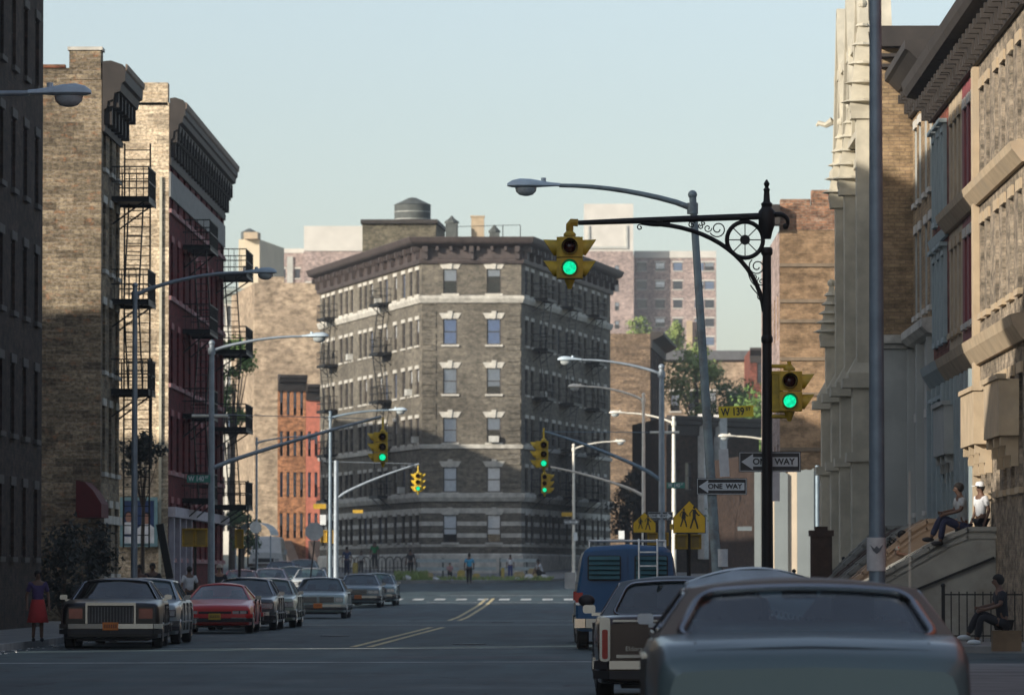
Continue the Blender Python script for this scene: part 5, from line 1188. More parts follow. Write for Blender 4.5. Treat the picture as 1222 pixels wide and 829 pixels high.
    b = MB(); sx = -.38; b.lathe([(.17,0),(.19,.012),(.17,.025)], n=18, M=Matrix.Translation((sx,yf0-.6,belt-.02)) @ Matrix.Rotation(R(65),4,'X')); b.build('steering_wheel', BLKP, t, 40)
    for yy in g['yw']:
        for s in (1,-1): wheel(t, s*(W/2-.12), yy, g['r'], .2, s)
    # door seams, handles, side trim
    yd0, yd1 = yr0+.9, yf0-.25
    for s in (1,-1):
        b = MB()
        for yy in ([yd0,(yd0+yd1)/2,yd1] if g['sidewins'] == 2 else [yd0+.2,yd1]): b.obox((s*(W/2-.0),yy,.58),(.045,.012,.58))
        b.build('door_seam', BLKP, t)
        b = MB()
        for yy in ([yd0+.2,(yd0+yd1)/2+.2] if g['sidewins'] == 2 else [yd0+.4]): b.obox((s*(W/2+.012),yy,belt-.15),(.04,.16,.03))
        b.build('door_handle', CHR, t)
        if g.get('strip',1): b = MB(); b.obox((s*(W/2+.008),0,.47),(.03,L*.62,.04)); b.build('side_trim', CHR, t)
    for s in g['mirror']:
        b = MB(); b.prism(rrect(-.075,.075,-.05,.05,.03,3), -.04, .04, M=Matrix.Translation((s*(W/2+.06),yf0-.38,belt+.06)) @ Matrix.Rotation(math.pi/2,4,'X')); b.obox((s*(W/2-.02),yf0-.38,belt+.0),(.1,.05,.04))
        b.build('mirror', g.get('mirmat',CHR), t, 40)
    # ---- ends
    yF = L/2; yR = -L/2; zf = lerp(top, yF)-.05; zr = lerp(top, yR)-.05; w = W/2-.08
    bm = CHR if g.get('bumper','chrome') == 'chrome' else pm
    for s, y_ in ((1,yF),(-1,yR)):
        b = MB(); bz = g['bz']; pl = [(-W/2+.01,y_-s*.35),(-W/2+.0,y_-s*.02),(-w+.08,y_+s*.09),(0,y_+s*.12),(w-.08,y_+s*.09),(W/2-.0,y_-s*.02),(W/2-.01,y_-s*.35)]
        for p, q_ in zip(pl, pl[1:]): b.beam((*p,bz),(*q_,bz), .06, g.get('bh',.095)); b.beam((*p,bz-.11),(*q_,bz-.11), .05, .09, 1)
        b.build('bumper', [bm, BLKP if g.get('dbump',1) else bm], t)
    e = .012
    def fq(nm, x0, x1, z0, z1, mt, s=1, d=.03, par=None):
        y_ = yF if s > 0 else yR; b = MB(); b.box(x0,x1,min(y_-.03*s,y_+d*s),max(y_-.03*s,y_+d*s),z0,z1); return b.build(nm, mt, par or t)
    F_ = g['front']
    if F_ == 'formal':      # broad upright grille, hidden lamps
        fq('grille', -.46,.46,.50,zf+.03, BLKP, 1, .05)
        b = MB()
        for k in range(15): b.box(-.43+k*.0614-.008,-.43+k*.0614+.008,yF+.052,yF+.062,.52,zf)
        b.build('grille_bars', paint('dark_chrome',(.12,.12,.13),.3,.8), t)
        b = MB(); b.box(-.5,.5,yF-.0,yF+.085,zf+.03,zf+.09); b.box(-.5,-.46,yF,yF+.08,.5,zf+.03); b.box(.46,.5,yF,yF+.08,.5,zf+.03); b.build('grille_frame', CHR, t)
        for s in (1,-1): fq('headlight_cover', min(s*.53,s*.86),max(s*.53,s*.86),.57,zf-.0, pm, 1, .035); b = MB(); b.box(min(s*.56,s*.83),max(s*.56,s*.83),yF+.036,yF+.04,.6,zf-.03); b.build('headlight', paint('rose_reflecting_cover',(.2,.08,.07),.1,.4), t)
    elif F_ == 'wedge':
        fq('grille', -.42,.42,.44,.56, BLKP, 1, .02)
        for s in (1,-1):
            fq('headlight_recess', min(s*.45,s*.84),max(s*.45,s*.84),zf-.15,zf-.03, BLKP, 1, .012)
            for k in (0,1): b = MB(); xx = s*(.53+.19*k); b.box(xx-.08,xx+.08,yF+.013,yF+.022,zf-.14,zf-.04); b.build('headlight', HLG, t)
            fq('fog_lamp', min(s*.42,s*.8),max(s*.42,s*.8),.34,.4, WHT, 1, .1)
    else:
        gw = g.get('gw',.5); split = g.get('split')
        for a_, c_ in (((-gw,-.04),(.04,gw)) if split else ((-gw,gw),)):
            fq('grille', a_, c_, .56,zf-.02, BLKP, 1, .03)
            b = MB()
            for k in range(9): zz_ = .575+k*(zf-.6)/9+.01; b.box(a_+.02,c_-.02,yF+.031,yF+.036,zz_-.004,zz_+.004)
            for x_ in (a_,c_): b.box(x_-.012,x_+.012,yF+.0,yF+.04,.55,zf-.0)
            b.box(a_+.012,c_-.012,yF,yF+.04,zf-.02,zf-.0); b.build('grille_frame', CHR, t)
        for s in (1,-1):
            fq('headlight_bezel', min(s*(gw+.04),s*.88),max(s*(gw+.04),s*.88),.58,zf-.03, CHR, 1, .02)
            for k in (0,1): b = MB(); x0_ = gw+.06; ww_ = (.86-x0_)/2; xx = s*(x0_+ww_*(k+.5)); b.box(xx-ww_*.46,xx+ww_*.46,yF+.021,yF+.03,.6,zf-.05); b.build('headlight', HLG, t)
    if g['plate']:
        for s, y_ in ((1,yF),(-1,yR)):
            b = MB(); b.obox((0,y_+s*.16,bz if F_!='wedge' else .43),(.31,.012,.155)); pl = b.build('licence_plate', g['plate'], t)
            b = MB()
            for k in range(6): b.obox((-.11+k*.044,y_+s*.168,bz if F_!='wedge' else .43),(.022,.003,.07))
            b.build('lettering', paint('plate_ink',(.1,.03,.02),.6), pl)
    if g['rear'] != 'fin':
        for s in (1,-1): fq('tail_lamp', min(s*.5,s*.86),max(s*.5,s*.86),g.get('lampz',.62),g.get('lampz',.62)+.16, TLR, -1, .02)
    return t
def vecs(*a): return a
P_FG = paint('pale_blue_grey_car_paint', (.11,.165,.178), .34, .3, .08, .7, coat=.3); P_FGR = paint('tan_brown_vinyl_roof', (.15,.13,.11), .6, 0, .15, 2, spec=.3)
FG_S = dict(L=5.55,W=2.04,H=1.385,paint=P_FG,roof=P_FGR,ycab=(-1.75,-1.2,.35,1.15),wt=.74,wb=.97,belt=1.03,yw=(-1.6,1.6),rmar=(.11,.11,.09,.01),rrad=.12,rtrim=.05,cpil=.3,top=[(-2.78,.86),(-2.5,.98),(-1.7,1.03),(1.2,1.0),(2.7,.9)],mirror=(),lampz=.42,glass=glass('teal_car_glass',(.80,.90,.90),1.45,.03,.95,veil=.13),seat=paint('grey_teal_seat_vinyl',(.17,.23,.25),.7))
fg = car('parked_car', 'nearest car, seen from behind, with brown roof and wide chrome edged rear window', 'car', 1.47, 35.6, 0, FG_S)
def fgz(x, y, o): zz_ = lerp(FG_S['top'], y); s_ = max(0, (abs(x)-.1)/.8); return zz_+.03*(1-min(1,abs(x)/.95)**1.2)+o
for nm, mt, o_, e_ in (('trunk_seam', BLKP, .002, .0), ('trunk_lid', P_FG, .007, .012)):
    b = MB(); xs = [-.74+e_+(1.48-2*e_)*k/10 for k in range(11)]; yy_ = [-2.62+e_+(.86-2*e_)*k/6 for k in range(7)]
    b.add([(x_,y_,fgz(x_,y_,o_)) for y_ in yy_ for x_ in xs], [(j*11+i,j*11+i+1,(j+1)*11+i+1,(j+1)*11+i) for j in range(6) for i in range(10)]); b.build(nm, mt, fg, 40)
b = MB(); b.tube([(.88,1.75,.98),(.885,1.77,1.5),(.885,1.78,2.15)], [.008,.006,.004], 6); b.build('aerial', paint('cream_aerial',(.7,.62,.5),.4), fg)
b = MB()
for k in range(26):
    u = (k-12.5)/13; b.obox((.25+u*.42, 1.02-.1*u*u, 1.075),(.014,.015,.05))
b.build('defroster_grille', paint('pale_plastic',(.4,.46,.47),.5), fg)
b = MB(); b.obox((0,-1.35,1.0),(1.6,.5,.03)); b.build('parcel_shelf', P_FG, fg)
b = MB(); b.prism(rrect(-.24,.24,-.07,.11,.05,3), 0, .1, M=Matrix.Translation((-.42,.0,1.16)) @ Matrix.Rotation(math.pi/2,4,'X')); b.build('headrest', SEAT, fg, 40)
b = MB(); b.prism(rrect(-.12,.12,-.035,.035,.02,3), 0, .03, M=Matrix.Translation((.05,.55,1.29)) @ Matrix.Rotation(math.pi/2,4,'X')); b.build('rear_view_mirror', BLKP, fg, 40)
car('parked_car', 'light blue car whose rounded roof shows just over the nearest car', 'car', 1.62, 49.5, 0, dict(L=4.9,W=1.84,H=1.485,paint=paint('light_blue_grey_paint',(.38,.48,.54),.45),chrome=False,rmar=(.16,.16,.3,.05),crown=.12,wt=.60,belt=.95,mirror=(-1,1),ycab=(-1.9,-1.2,.3,1.0),mirmat=paint('white_mirror_shell',(.5,.53,.54),.3), ms=.8))
P_CAD = carpaint('brown_car_paint', (.055,.04,.037), .2, .3); P_VIN = paint('blue_grey_vinyl_roof', (.13,.165,.19), .6, 0, .15, 4, spec=.3)
cad = car('parked_car', 'dark brown luxury sedan with upright chrome edged tail fins, behind the blue van', 'car', 1.17, 62.3, 0, dict(L=5.6,W=1.96,H=1.41,paint=P_CAD,roof=P_VIN,rear='fin',ycab=(-1.65,-1.25,.3,.95),wt=.66,belt=.97,bz=.42,top=[(-2.8,.93),(-2.6,.97),(1.2,.96),(2.8,.88)],rmar=(.1,.1,.06,.04),mirror=(-1,1),plate=PLO))
for s in (1,-1):
    b = MB(); b.prism(rrect(-.06,.06,-.2,.3,.04,3), -.02, .12, M=Matrix.Translation((s*.87,-2.8,.66)) @ Matrix.Rotation(math.pi/2,4,'X')); o = b.build('tail_lamp', CHR, cad, 40)
    b = MB(); b.prism(rrect(-.032,.032,-.17,.16,.02,3), -.02, .03, M=Matrix.Translation((s*.87,-2.925,.66)) @ Matrix.Rotation(math.pi/2,4,'X')); b.build('red_lens', TLR, o, 40)
b = MB(); b.box(-.78,.78,-2.83,-2.80,.905,.93); b.box(-.74,.74,-2.83,-2.80,.50,.535); b.build('trunk_trim', CHR, cad)
text_mesh('Eldorado', .075, CHR, cad, loc=(-.5,-2.815,.60)); b = MB(); b.prism(rrect(-.11,.11,-.03,.03,.02,3), 0, .02, M=Matrix.Translation((.05,-2.80,.80)) @ Matrix.Rotation(math.pi/2,4,'X')); b.build('badge', TLR, cad)
b = MB(); b.ball((-1.07,.62,1.13), (.10,.07,.075), 12, 8); b.build('mirror', BLKP, cad, 60)
# ---- vans
def van(label, x, y, rz, mt, louv=True, L=4.9, W=2.04, H=2.04, group='vans parked along the avenue', ladder=True, mwhite=False):
    t = thing('parked_van', label, 'van', (x,y,gz(y)+.006), rz, group); b = MB(); rings = []; yw = (-1.45,1.55); ys = set()
    for k in range(41): ys.add(round(-L/2+L*k/40,3))
    for w in yw:
        for k in range(-8,9): ys.add(round(w+.42*math.sin(k*math.pi/16),3))
        ys.add(w-.425); ys.add(w+.425)
    for y_ in sorted(ys):
        de = y_+L/2; t_ = max(0,1-de/.18); tz = -.09*t_*t_; tw = -.05*t_*t_
        hz = H if y_ < L/2-1.5 else H-(y_-(L/2-1.5))*.25 if y_ < L/2-1.1 else H-.1-(y_-(L/2-1.1))/1.1*.95
        hz += tz; zb = .36
        for yy in yw:
            if abs(y_-yy) <= .42: zb = max(zb, .36+math.sqrt(max(0,.42**2-(y_-yy)**2))*.95)
        w0 = W/2+tw; wt_ = lambda z: w0 - max(0,(z-.95))*.14*(1 if hz > 1.3 else .3)
        cz = [(0,zb),(w0-.1,zb),(w0-.02,zb+.02),(w0,max(.62,zb+.03)),(w0,max(1.0,zb+.04)),(wt_(hz-.25) if hz>1.4 else w0-.02,max(hz-.25,1.02)),(wt_(hz-.08)-.03,max(hz-.1,1.04)),(wt_(hz)-.14,max(hz-.02,1.06)),(0,max(hz+.03,1.08))]
        rings.append([(x_,y_,z) for x_,z in cz]+[(-x_,y_,z) for x_,z in cz[-2:0:-1]])
    add_rings(b, rings); b.build('body', mt, t, 35)
    yr = -L/2
    for s in (-1,1):    # rear doors
        b = MB(); b.prism(rrect(-.43,.43,-.62,.78,.07,4), 0, .022, M=Matrix.Translation((s*.45,yr-.002,1.13)) @ Matrix.Rotation(math.pi/2,4,'X')); d = b.build('rear_door', mt, t, 30)
        b = MB(); b.prism(rrect(-.33,.33,-.25,.25,.05,4), 0, .02, M=Matrix.Translation((s*.46,yr-.026,1.60)) @ Matrix.Rotation(math.pi/2,4,'X')); b.build('rear_window', BLKP, d)
        if louv:
            for k in range(5): b = MB(); b.obox((s*.46,yr-.075,1.42+k*.093),(.6,.012,.085), rx=R(-32)); b.build('louvre', paint('blue_green_louvre',(.02,.09,.11),.5), d)
        b = MB(); b.prism(rrect(-.1,.1,-.1,.1,.02,3), 0, .03, M=Matrix.Translation((s*.93,yr+.02,1.02)) @ Matrix.Rotation(math.pi/2,4,'X')); b.build('tail_lamp', TLR, t)
        b = MB(); b.obox((s*.93,yr-.012,.90),(.18,.02,.05)); b.build('reversing_lamp', WHT, t)
        b = MB(); b.obox((s*(W/2+.11),L/2-1.35,1.35),(.2,.09,.34)); b.obox((s*(W/2+.0),L/2-1.35,1.3),(.1,.03,.03)); b.build('mirror', PLY, t)
        for yy in yw: wheel(t, s*(W/2-.14), yy, .36, .24, s)
        b = MB(); x_ = s*(W/2-.055); b.add([(x_+s*.03,.9,1.18),(x_+s*.03,1.45,1.18),(x_-s*.04,1.2,1.72),(x_-s*.04,.9,1.72)], ((0,1,2,3),)); b.build('side_window', GLASSD, t)
    b = MB(); b.obox((0,yr-.014,1.02),(1.7,.012,.012)); b.obox((-.06,yr-.04,1.16),(.05,.05,.1)); b.build('door_handle', BLKP, t)
    b = MB(); b.add([(-.82,L/2-.02,1.12),(.82,L/2-.02,1.12),(.72,L/2-.98,1.86),(-.72,L/2-.98,1.86)], ((0,1,2,3),)); b.build('windshield', GLASSD, t)
    b = MB(); b.box(-.5,.5,L/2-.02,L/2+.03,.7,.95); b.build('grille', BLKP, t)
    for s in (-1,1): b = MB(); b.box(min(s*.55,s*.85),max(s*.55,s*.85),L/2-.03,L/2+.04,.72,.93); b.build('headlight', HLG, t)
    for s, y_ in ((1,L/2),(-1,-L/2)):
        b = MB(); pl = [(-W/2,y_-s*.2),(-W/2,y_+s*.02),(-W/2+.2,y_+s*.12),(W/2-.2,y_+s*.12),(W/2,y_+s*.02),(W/2,y_-s*.2)]
        for p, q_ in zip(pl,pl[1:]): b.beam((*p,.52),(*q_,.52), .06, .18)
        b.build('bumper', CHR, t)
    if ladder:
        b = MB(); x0 = .22; 
        for s in (0,.36): b.tube([(x0+s,yr+.4,H+.12),(x0+s,yr+.02,H+.1),(x0+s,yr-.14,H-.1),(x0+s,yr-.14,.95)], .02, 6)
        for k in range(4): b.tube([(x0,yr-.14,1.1+k*.27),(x0+.36,yr-.14,1.1+k*.27)], .016, 6)
        b.build('ladder', paint('white_tube',(.7,.72,.7),.4), t)
        b = MB()
        for s in (-.75,.75): b.tube([(s,yr+.3,H+.1),(s,yr+2.4,H+.1)], .018, 6)
        for k in range(4): b.tube([(-.75,yr+.3+k*.7,H+.1),(.75,yr+.3+k*.7,H+.1)], .018, 6)
        for s in (-.75,.75):
            for k in range(4): b.tube([(s,yr+.3+k*.7,H-.08),(s,yr+.3+k*.7,H+.1)], .015, 6)
        b.build('roof_rack', paint('white_tube',(.7,.72,.7),.4), t)
    return t
van('dark blue van with louvred rear windows, ladder and roof rack', .97, 105.6, 0, paint('dark_blue_van_paint',(.007,.065,.17),.45,0,.08,.7,coat=.15))
van('white van mostly hidden in front of the blue van', .92, 116, 0, paint('chalky_white_paint',(.6,.58,.5),.5,0,.2,2,dirt=(.3,.22,.15)), louv=False, ladder=False)
# ---- left row (facing the camera)
PI = math.pi
CREAMREF = None
car('parked_car', 'large near black sedan with broad chrome grille, nearest in the left row, facing the camera', 'car', -9.42, 107.3, PI+R(2.5), dict(L=5.7,W=2.0,H=1.40,paint=paint('near_black_car_paint',(.005,.004,.005),.3,0,.08,.7,coat=.08),front='formal',wt=.66,belt=.96,top=[(-2.85,.9),(-2.5,.97),(1.3,.97),(2.6,.92),(2.85,.88)],plate=PLO,ycab=(-1.9,-1.3,.25,.95),mirror=(-1,1)))
car('parked_car', 'pale blue sedan half hidden behind the near black sedan', 'car', -9.42, 114, PI, dict(L=5.0,W=1.85,H=1.4,paint=carpaint('pale_blue_paint',(.3,.36,.38)),mirror=(-1,1)))
car('parked_car', 'low red sports coupe with black headlight recesses and a yellow plate, facing the camera', 'car', -9.25, 136.2, PI, dict(L=4.85,W=1.86,H=1.27,paint=carpaint('red_car_paint',(.66,.03,.03),.3,.0),front='wedge',belt=.84,wt=.56,sidewins=1,top=[(-2.42,.84),(-2.,.9),(-1,.86),(1.0,.84),(2.2,.72),(2.42,.66)],ycab=(-2.0,-.9,-.05,.95),plate=PLY_,bumper='body',chrome=False,mirror=(-1,1),strip=0,yw=(-1.35,1.4),cpil=.3))
car('parked_car', 'dark grey sedan directly behind the red coupe', 'car', -9.1, 144, PI, dict(L=5.2,W=1.9,H=1.42,paint=carpaint('dark_grey_paint',(.09,.1,.11)),mirror=(-1,1)))
car('parked_car', 'pale green sedan third behind the red coupe', 'car', -8.95, 151.5, PI, dict(L=5.0,W=1.85,H=1.4,paint=carpaint('pale_green_paint',(.33,.38,.32)),mirror=(-1,1)))
car('parked_car', 'silver blue sedan with split grille, alone beyond the crossing, facing the camera', 'car', -9.1, 186.5, PI, dict(L=5.4,W=1.95,H=1.44,paint=carpaint('silver_blue_paint',(.27,.35,.37)),split=1,gw=.55,plate=PLO,wt=.64,mirror=(-1,1),bumper='chrome'))
car('parked_car', 'blue grey sedan with dark square grille, next to last in the left row', 'car', -9.35, 226, PI, dict(L=5.3,W=1.92,H=1.42,paint=carpaint('slate_blue_paint',(.17,.23,.27)),gw=.36,plate=PLO,mirror=(-1,1)))
car('parked_car', 'last sedan of the left row, peeping out behind the blue grey one', 'car', -8.95, 233.5, PI, dict(L=5.2,W=1.9,H=1.42,paint=carpaint('blue_teal_paint',(.14,.22,.26)),mirror=(-1,1)))
# left fork traffic
for lab, px, y, rz, c, H_ in (('violet grey sedan in the left fork behind the corner pole',323,262,PI,(.28,.26,.33),1.42),('blue green sedan in the left fork, second from the island',349,270,PI,(.16,.26,.29),1.42),('white roofed sedan in the left fork nearest the thin lamp pole',372,262,PI,(.5,.54,.54),1.42),('dark blue sedan below the white bus in the left fork',336,292,PI,(.05,.1,.17),1.42),('pale green sedan in the left fork beneath the stop sign',362,300,PI,(.35,.42,.4),1.42),('maroon sedan at the left edge of the left fork',288,256,PI,(.2,.05,.06),1.4)):
    car('parked_car', lab, 'car', X(px,y), y, rz, dict(L=5.1,W=1.88,H=H_,paint=carpaint(lab.split(' in ')[0].split(' below')[0].split(' at ')[0].replace(' ','_')+'_paint', c)), group='cars in the left fork')
v = van('white bus like van with long dark windscreen, highest up the left fork', X(320,340), 340, PI, paint('white_van_paint',(.7,.7,.66),.4,0,.1,2), louv=False, ladder=False, H=2.35, W=2.15)
# right distance traffic
for lab, px, y, c in (('pale hazy sedan in the vacant lot street, left of the leaning pole foot',842,172,(.45,.45,.42)),('grey hazy sedan between the leaning pole and the board fence',880,184,(.3,.34,.36)),('light blue hazy sedan nearest the board fence',896,176,(.38,.42,.45))):
    car('parked_car', lab, 'car', X(px,y), y, R(70), dict(L=4.9,W=1.85,H=1.4,paint=carpaint(lab.split(' hazy')[0].replace(' ','_')+'_hazy_paint',c)), group='cars in the right side street')
# ================================================================= people
def skin(name, V, E, r, mt, parent, lv=1, root=0):
    me = bpy.data.meshes.new(name); me.from_pydata([tuple(v) for v in V], E, []); me.materials.append(mt)
    o = link(name, me, parent); m = o.modifiers.new('Skin', 'SKIN'); m.use_smooth_shade = True
    if not me.skin_vertices:
        pass
    sv = me.skin_vertices[0].data
    for i, rr in enumerate(r):
        sv[i].radius = (rr, rr) if isinstance(rr, (int, float)) else rr; sv[i].use_root = (i == root)
    s = o.modifiers.new('Smooth', 'SUBSURF'); s.levels = lv; s.render_levels = lv; return o
SK1 = paint('brown_skin', (.13,.07,.045), .6, 0, .1, 6); SK2 = paint('light_brown_skin', (.36,.2,.13), .6, 0, .1, 6); HAIR = paint('black_hair', (.012,.01,.009), .8)
def cloth(n, c): return paint(n, c, .9, 0, .2, 5)
def person(label, p, rz, shirt, trousers, pose='stand', s=1., sk=None, hat=None, skirt=None, group=None):
    """faces -Y when rz = 0"""
    sk = sk or SK1; t = thing('person', label, 'person', p, rz, group); t.scale = (s,s,s)
    hipz = .93; lean = 0; J = {}
    if pose == 'stand': kn = [(.09,-.02,.50),(-.09,-.02,.50)]; an = [(.10,.02,.08),(-.11,.02,.08)]; el = [(.27,.04,1.13),(-.27,.04,1.13)]; ha = [(.27,-.06,.88),(-.27,-.06,.88)]
    elif pose == 'walk': kn = [(.08,-.16,.52),(-.08,.05,.50)]; an = [(.09,-.24,.10),(-.09,.34,.16)]; el = [(.26,.12,1.14),(-.26,-.04,1.14)]; ha = [(.25,.06,.9),(-.24,-.24,.96)]
    elif pose == 'sit': hipz = .14; kn = [(.12,-.43,.22),(-.12,-.41,.30)]; an = [(.12,-.5,-.20),(-.11,-.62,-.12)]; el = [(.26,-.12,.42),(-.27,-.1,.42)]; ha = [(.1,-.36,.34),(-.08,-.38,.38)]; lean = .10
    elif pose == 'squat': hipz = .30; kn = [(.16,-.36,.50),(-.16,-.36,.48)]; an = [(.14,-.12,.08),(-.14,-.12,.08)]; el = [(.25,-.34,.55),(-.25,-.34,.55)]; ha = [(.1,-.5,.30),(-.1,-.5,.30)]; lean = .30
    hip = Vector((0,0,hipz)); up = Vector((0,-math.sin(lean*1.3),math.cos(lean*1.3)))
    ch = hip+up*.33; sh = hip+up*.50; nk = hip+up*.58; hd = nk+Vector((0,-.02-lean*.1,.11)); tp = hd+Vector((0,.0,.09))
    V = [hip, hip+up*.17, ch, sh, nk, hd, tp]; E = [(0,1),(1,2),(2,3),(3,4),(4,5),(5,6)]; r = [(.135,.10),(.125,.095),(.15,.105),(.11,.085),(.052,.052),(.075,.09),(.062,.075)]
    V.append(hd+Vector((0,-.105,-.015))); E.append((5,len(V)-1)); r.append(.012)     # nose
    for k, sx in ((0,1),(1,-1)):
        S_ = sh+Vector((sx*.175,0,-.015)); i = len(V); V += [S_, Vector(el[k]), Vector(ha[k])]; E += [(3,i),(i,i+1),(i+1,i+2)]; r += [.055,.042,.03]
        hv = Vector(ha[k]); d = (hv-Vector(el[k])).normalized(); j = len(V); V.append(hv+d*.07); E.append((i+2,j)); r.append((.036,.018))
        sd = d.cross(Vector((0,1,0.2))).normalized()
        for f in range(4): V.append(hv+d*(.135+.012*(f in (1,2)))+sd*(f-1.5)*.021+Vector((0,-.015,0))); E.append((j,len(V)-1)); r.append(.009)
        V.append(hv+d*.08-sd*.05+Vector((0,-.02,0))); E.append((i+2,len(V)-1)); r.append(.01)
        H_ = hip+Vector((sx*.09,0,-.06)); i = len(V); V += [H_, Vector(kn[k]), Vector(an[k])]; E += [(0,i),(i,i+1),(i+1,i+2)]; r += [.09,.06,.042]
    skin('body', V, E, r, sk, t)
    # shirt
    V = [hip+up*-.02, hip+up*.17, ch, sh]; E = [(0,1),(1,2),(2,3)]; r = [(.155,.12),(.145,.115),(.17,.125),(.13,.1)]
    for k, sx in ((0,1),(1,-1)):
        S_ = sh+Vector((sx*.18,0,-.015)); i = len(V); e = Vector(el[k]); V += [S_, S_+(e-S_)*.75]; E += [(3,i),(i,i+1)]; r += [.073,.066]
    skin('shirt', V, E, r, shirt, t)
    if skirt:
        b = MB(); b.lathe([(.16,hipz+.1),(.2,hipz-.1),(.27,hipz-.45),(.265,hipz-.46),(.15,hipz+.05)], n=14); b.build('skirt', skirt, t, 60)
    else:
        V = [hip+Vector((0,0,.02))]; E = []; r = [(.15,.115)]
        for k, sx in ((0,1),(1,-1)):
            H_ = hip+Vector((sx*.09,0,-.06)); i = len(V); K = Vector(kn[k]); A = Vector(an[k]); V += [H_, K, A+(K-A)*.08]; E += [(0,i),(i,i+1),(i+1,i+2)]; r += [.105,.075,.062]
        skin('trousers', V, E, r, trousers, t)
    for k in (0,1):
        A = Vector(an[k]); b = MB(); b.ball((A.x,A.y-.06,A.z-.03),(.045,.13,.05),10,6); b.build('shoe', BLKP if shirt.name != 'dark_jacket' else WHT, t, 60)
    b = MB(); b.ball(tuple(hd+Vector((0,.018,.035))), (.092,.108,.105), 14, 9)
    b.v = [(x,y_,z) if (z > hd.z+.02 or y_ > hd.y-.01) else (x*.85,max(y_,hd.y-.02),max(z,hd.z-.01)) for x,y_,z in b.v]; b.build('hair', HAIR, t, 60)
    b = MB()
    for sx in (-1,1): b.ball(tuple(hd+Vector((sx*.032,-.088,.01))), (.012,.008,.008), 6, 4)
    b.build('eyes', HAIR, t, 60)
    if hat:
        b = MB(); b.lathe([(.105,hd.z+.05),(.108,hd.z+.1),(.09,hd.z+.15),(.02,hd.z+.17)], (0,hd.y,0), 14); b.obox((0,hd.y-.13,hd.z+.06),(.14,.12,.015)); b.build('cap', hat, t, 50)
    return t
WSH = cloth('white_shirt',(.62,.64,.66)); GYS = cloth('grey_shirt',(.42,.45,.46)); DJ = cloth('dark_jacket',(.02,.02,.025)); NAVY = cloth('navy_trousers',(.02,.025,.06)); BKT = cloth('black_trousers',(.015,.015,.018)); BLS = cloth('bright_blue_shirt',(.05,.30,.48)); GRS = cloth('green_shirt',(.04,.25,.09)); REDS = cloth('red_cloth',(.4,.03,.03))
def flowered():
    m, nt, b = nodes('flowered_dress'); tc = nn(nt,'ShaderNodeTexCoord').outputs['Object']; v = nn(nt,'ShaderNodeTexVoronoi'); v.inputs['Scale'].default_value = 14; nt.links.new(tc, v.inputs[0])
    c = ramp(nt, v.outputs['Distance'], [(.25,(.6,.08,.06)),(.42,(.6,.55,.45))]); nt.links.new(c, b.inputs['Base Color']); b.inputs['Roughness'].default_value=.9; return m
FLW = flowered()
gy = lambda y, px=None: gz(y)+.005
person('man in a bright blue shirt walking away up the middle of the road', (X(560,298),298,gy(298)), PI, BLS, BKT, 'walk', 1.02)
person('child in a white shirt and blue trousers standing on the island', (X(609,311),311,gz(311)+.16), 0, WSH, cloth('blue_trousers',(.04,.06,.2)), 'stand', .80)
person('person in a white shirt crouching at the right end of the island', (X(647,312),312,gz(312)+.16), R(-70), WSH, BKT, 'squat', 1.05)
person('person in dark clothes standing alone before the pale guard rail', (X(490,316),316,gz(316)+.16), 0, DJ, BKT, 'stand', .95)
person('person in a green shirt behind the iron fence at the left of the island', (X(447,338),338,gz(338)+.3), 0, GRS, BKT, 'stand', 1.02)
person('person in dark blue standing by the thin lamp pole at the left fork', (X(414,322),322,gz(322)+.16), 0, cloth('dark_blue_shirt',(.03,.05,.12)), NAVY, 'stand', 1.)
person('child in pink sitting on the island before the pale rail', (X(537,316.5),316.5,gz(316)+.3), 0, cloth('pink_shirt',(.45,.25,.26)), BKT, 'sit', .75, SK2)
person('person in white by the iron fence at the left of the island', (X(431,331),331,gz(331)+.16), 0, cloth('offwhite_shirt',(.42,.42,.4)), BKT, 'stand', .8)
person('man in a white shirt with his back to us by the litter bin', (X(226,155.5),155.5,.135), PI+R(20), WSH, BKT, 'stand', .93)
person('dark haired person in dark clothes on the left pavement, nearer the leaning timber', (X(182,146),146,.135), R(10), DJ, BKT, 'stand', .97)
person('person in a brown shirt on the left pavement behind the near black sedan', (X(166,145),145,.135), 0, cloth('brown_shirt',(.1,.05,.04)), BKT, 'stand', .94)
person('person with a pale cap and dark clothes behind the red coupe', (X(262,168),168,.14), 0, cloth('charcoal_shirt',(.04,.04,.045)), BKT, 'stand', .96, SK2, hat=cloth('pale_cap',(.5,.42,.35)))
person('person in red skirt and dark top at the far left edge, on the kerb', (X(45,105.5),105.5,.135), R(15), cloth('purple_top',(.06,.04,.12)), REDS, 'stand', .82, skirt=REDS)
person('two toned seated man in a grey shirt and dark trousers on the large stoop'.replace('two toned ',''), (X(1148,112.9),112.72,2.40), R(-78), GYS, NAVY, 'sit', 1.1)
person('woman in a flowered red and white dress sitting on the second stoop', (X(1069,119.6),118.8,1.55), R(60), FLW, FLW, 'sit', .98, SK2, skirt=None)
person('man in white shirt and pale cap standing atop the stoop at the right edge', (X(1181,111.0),113.6,1.80), R(-60), WSH, BKT, 'stand', .95, hat=WSH)
person('person in dark clothes and white trainers sitting low at the right edge', (X(1196,92),92,.52), R(-80), DJ, BKT, 'sit', 1.)
b = MB(); b.box(-.25,.25,-.2,.2,0,.02); b.box(-.25,.25,-.2,-.18,.02,.33); b.box(-.25,.25,.18,.2,.02,.33); b.box(-.25,-.23,-.18,.18,.02,.33); b.box(.23,.25,-.18,.18,.02,.33); b.box(-.25,.25,-.2,.2,.33,.36)
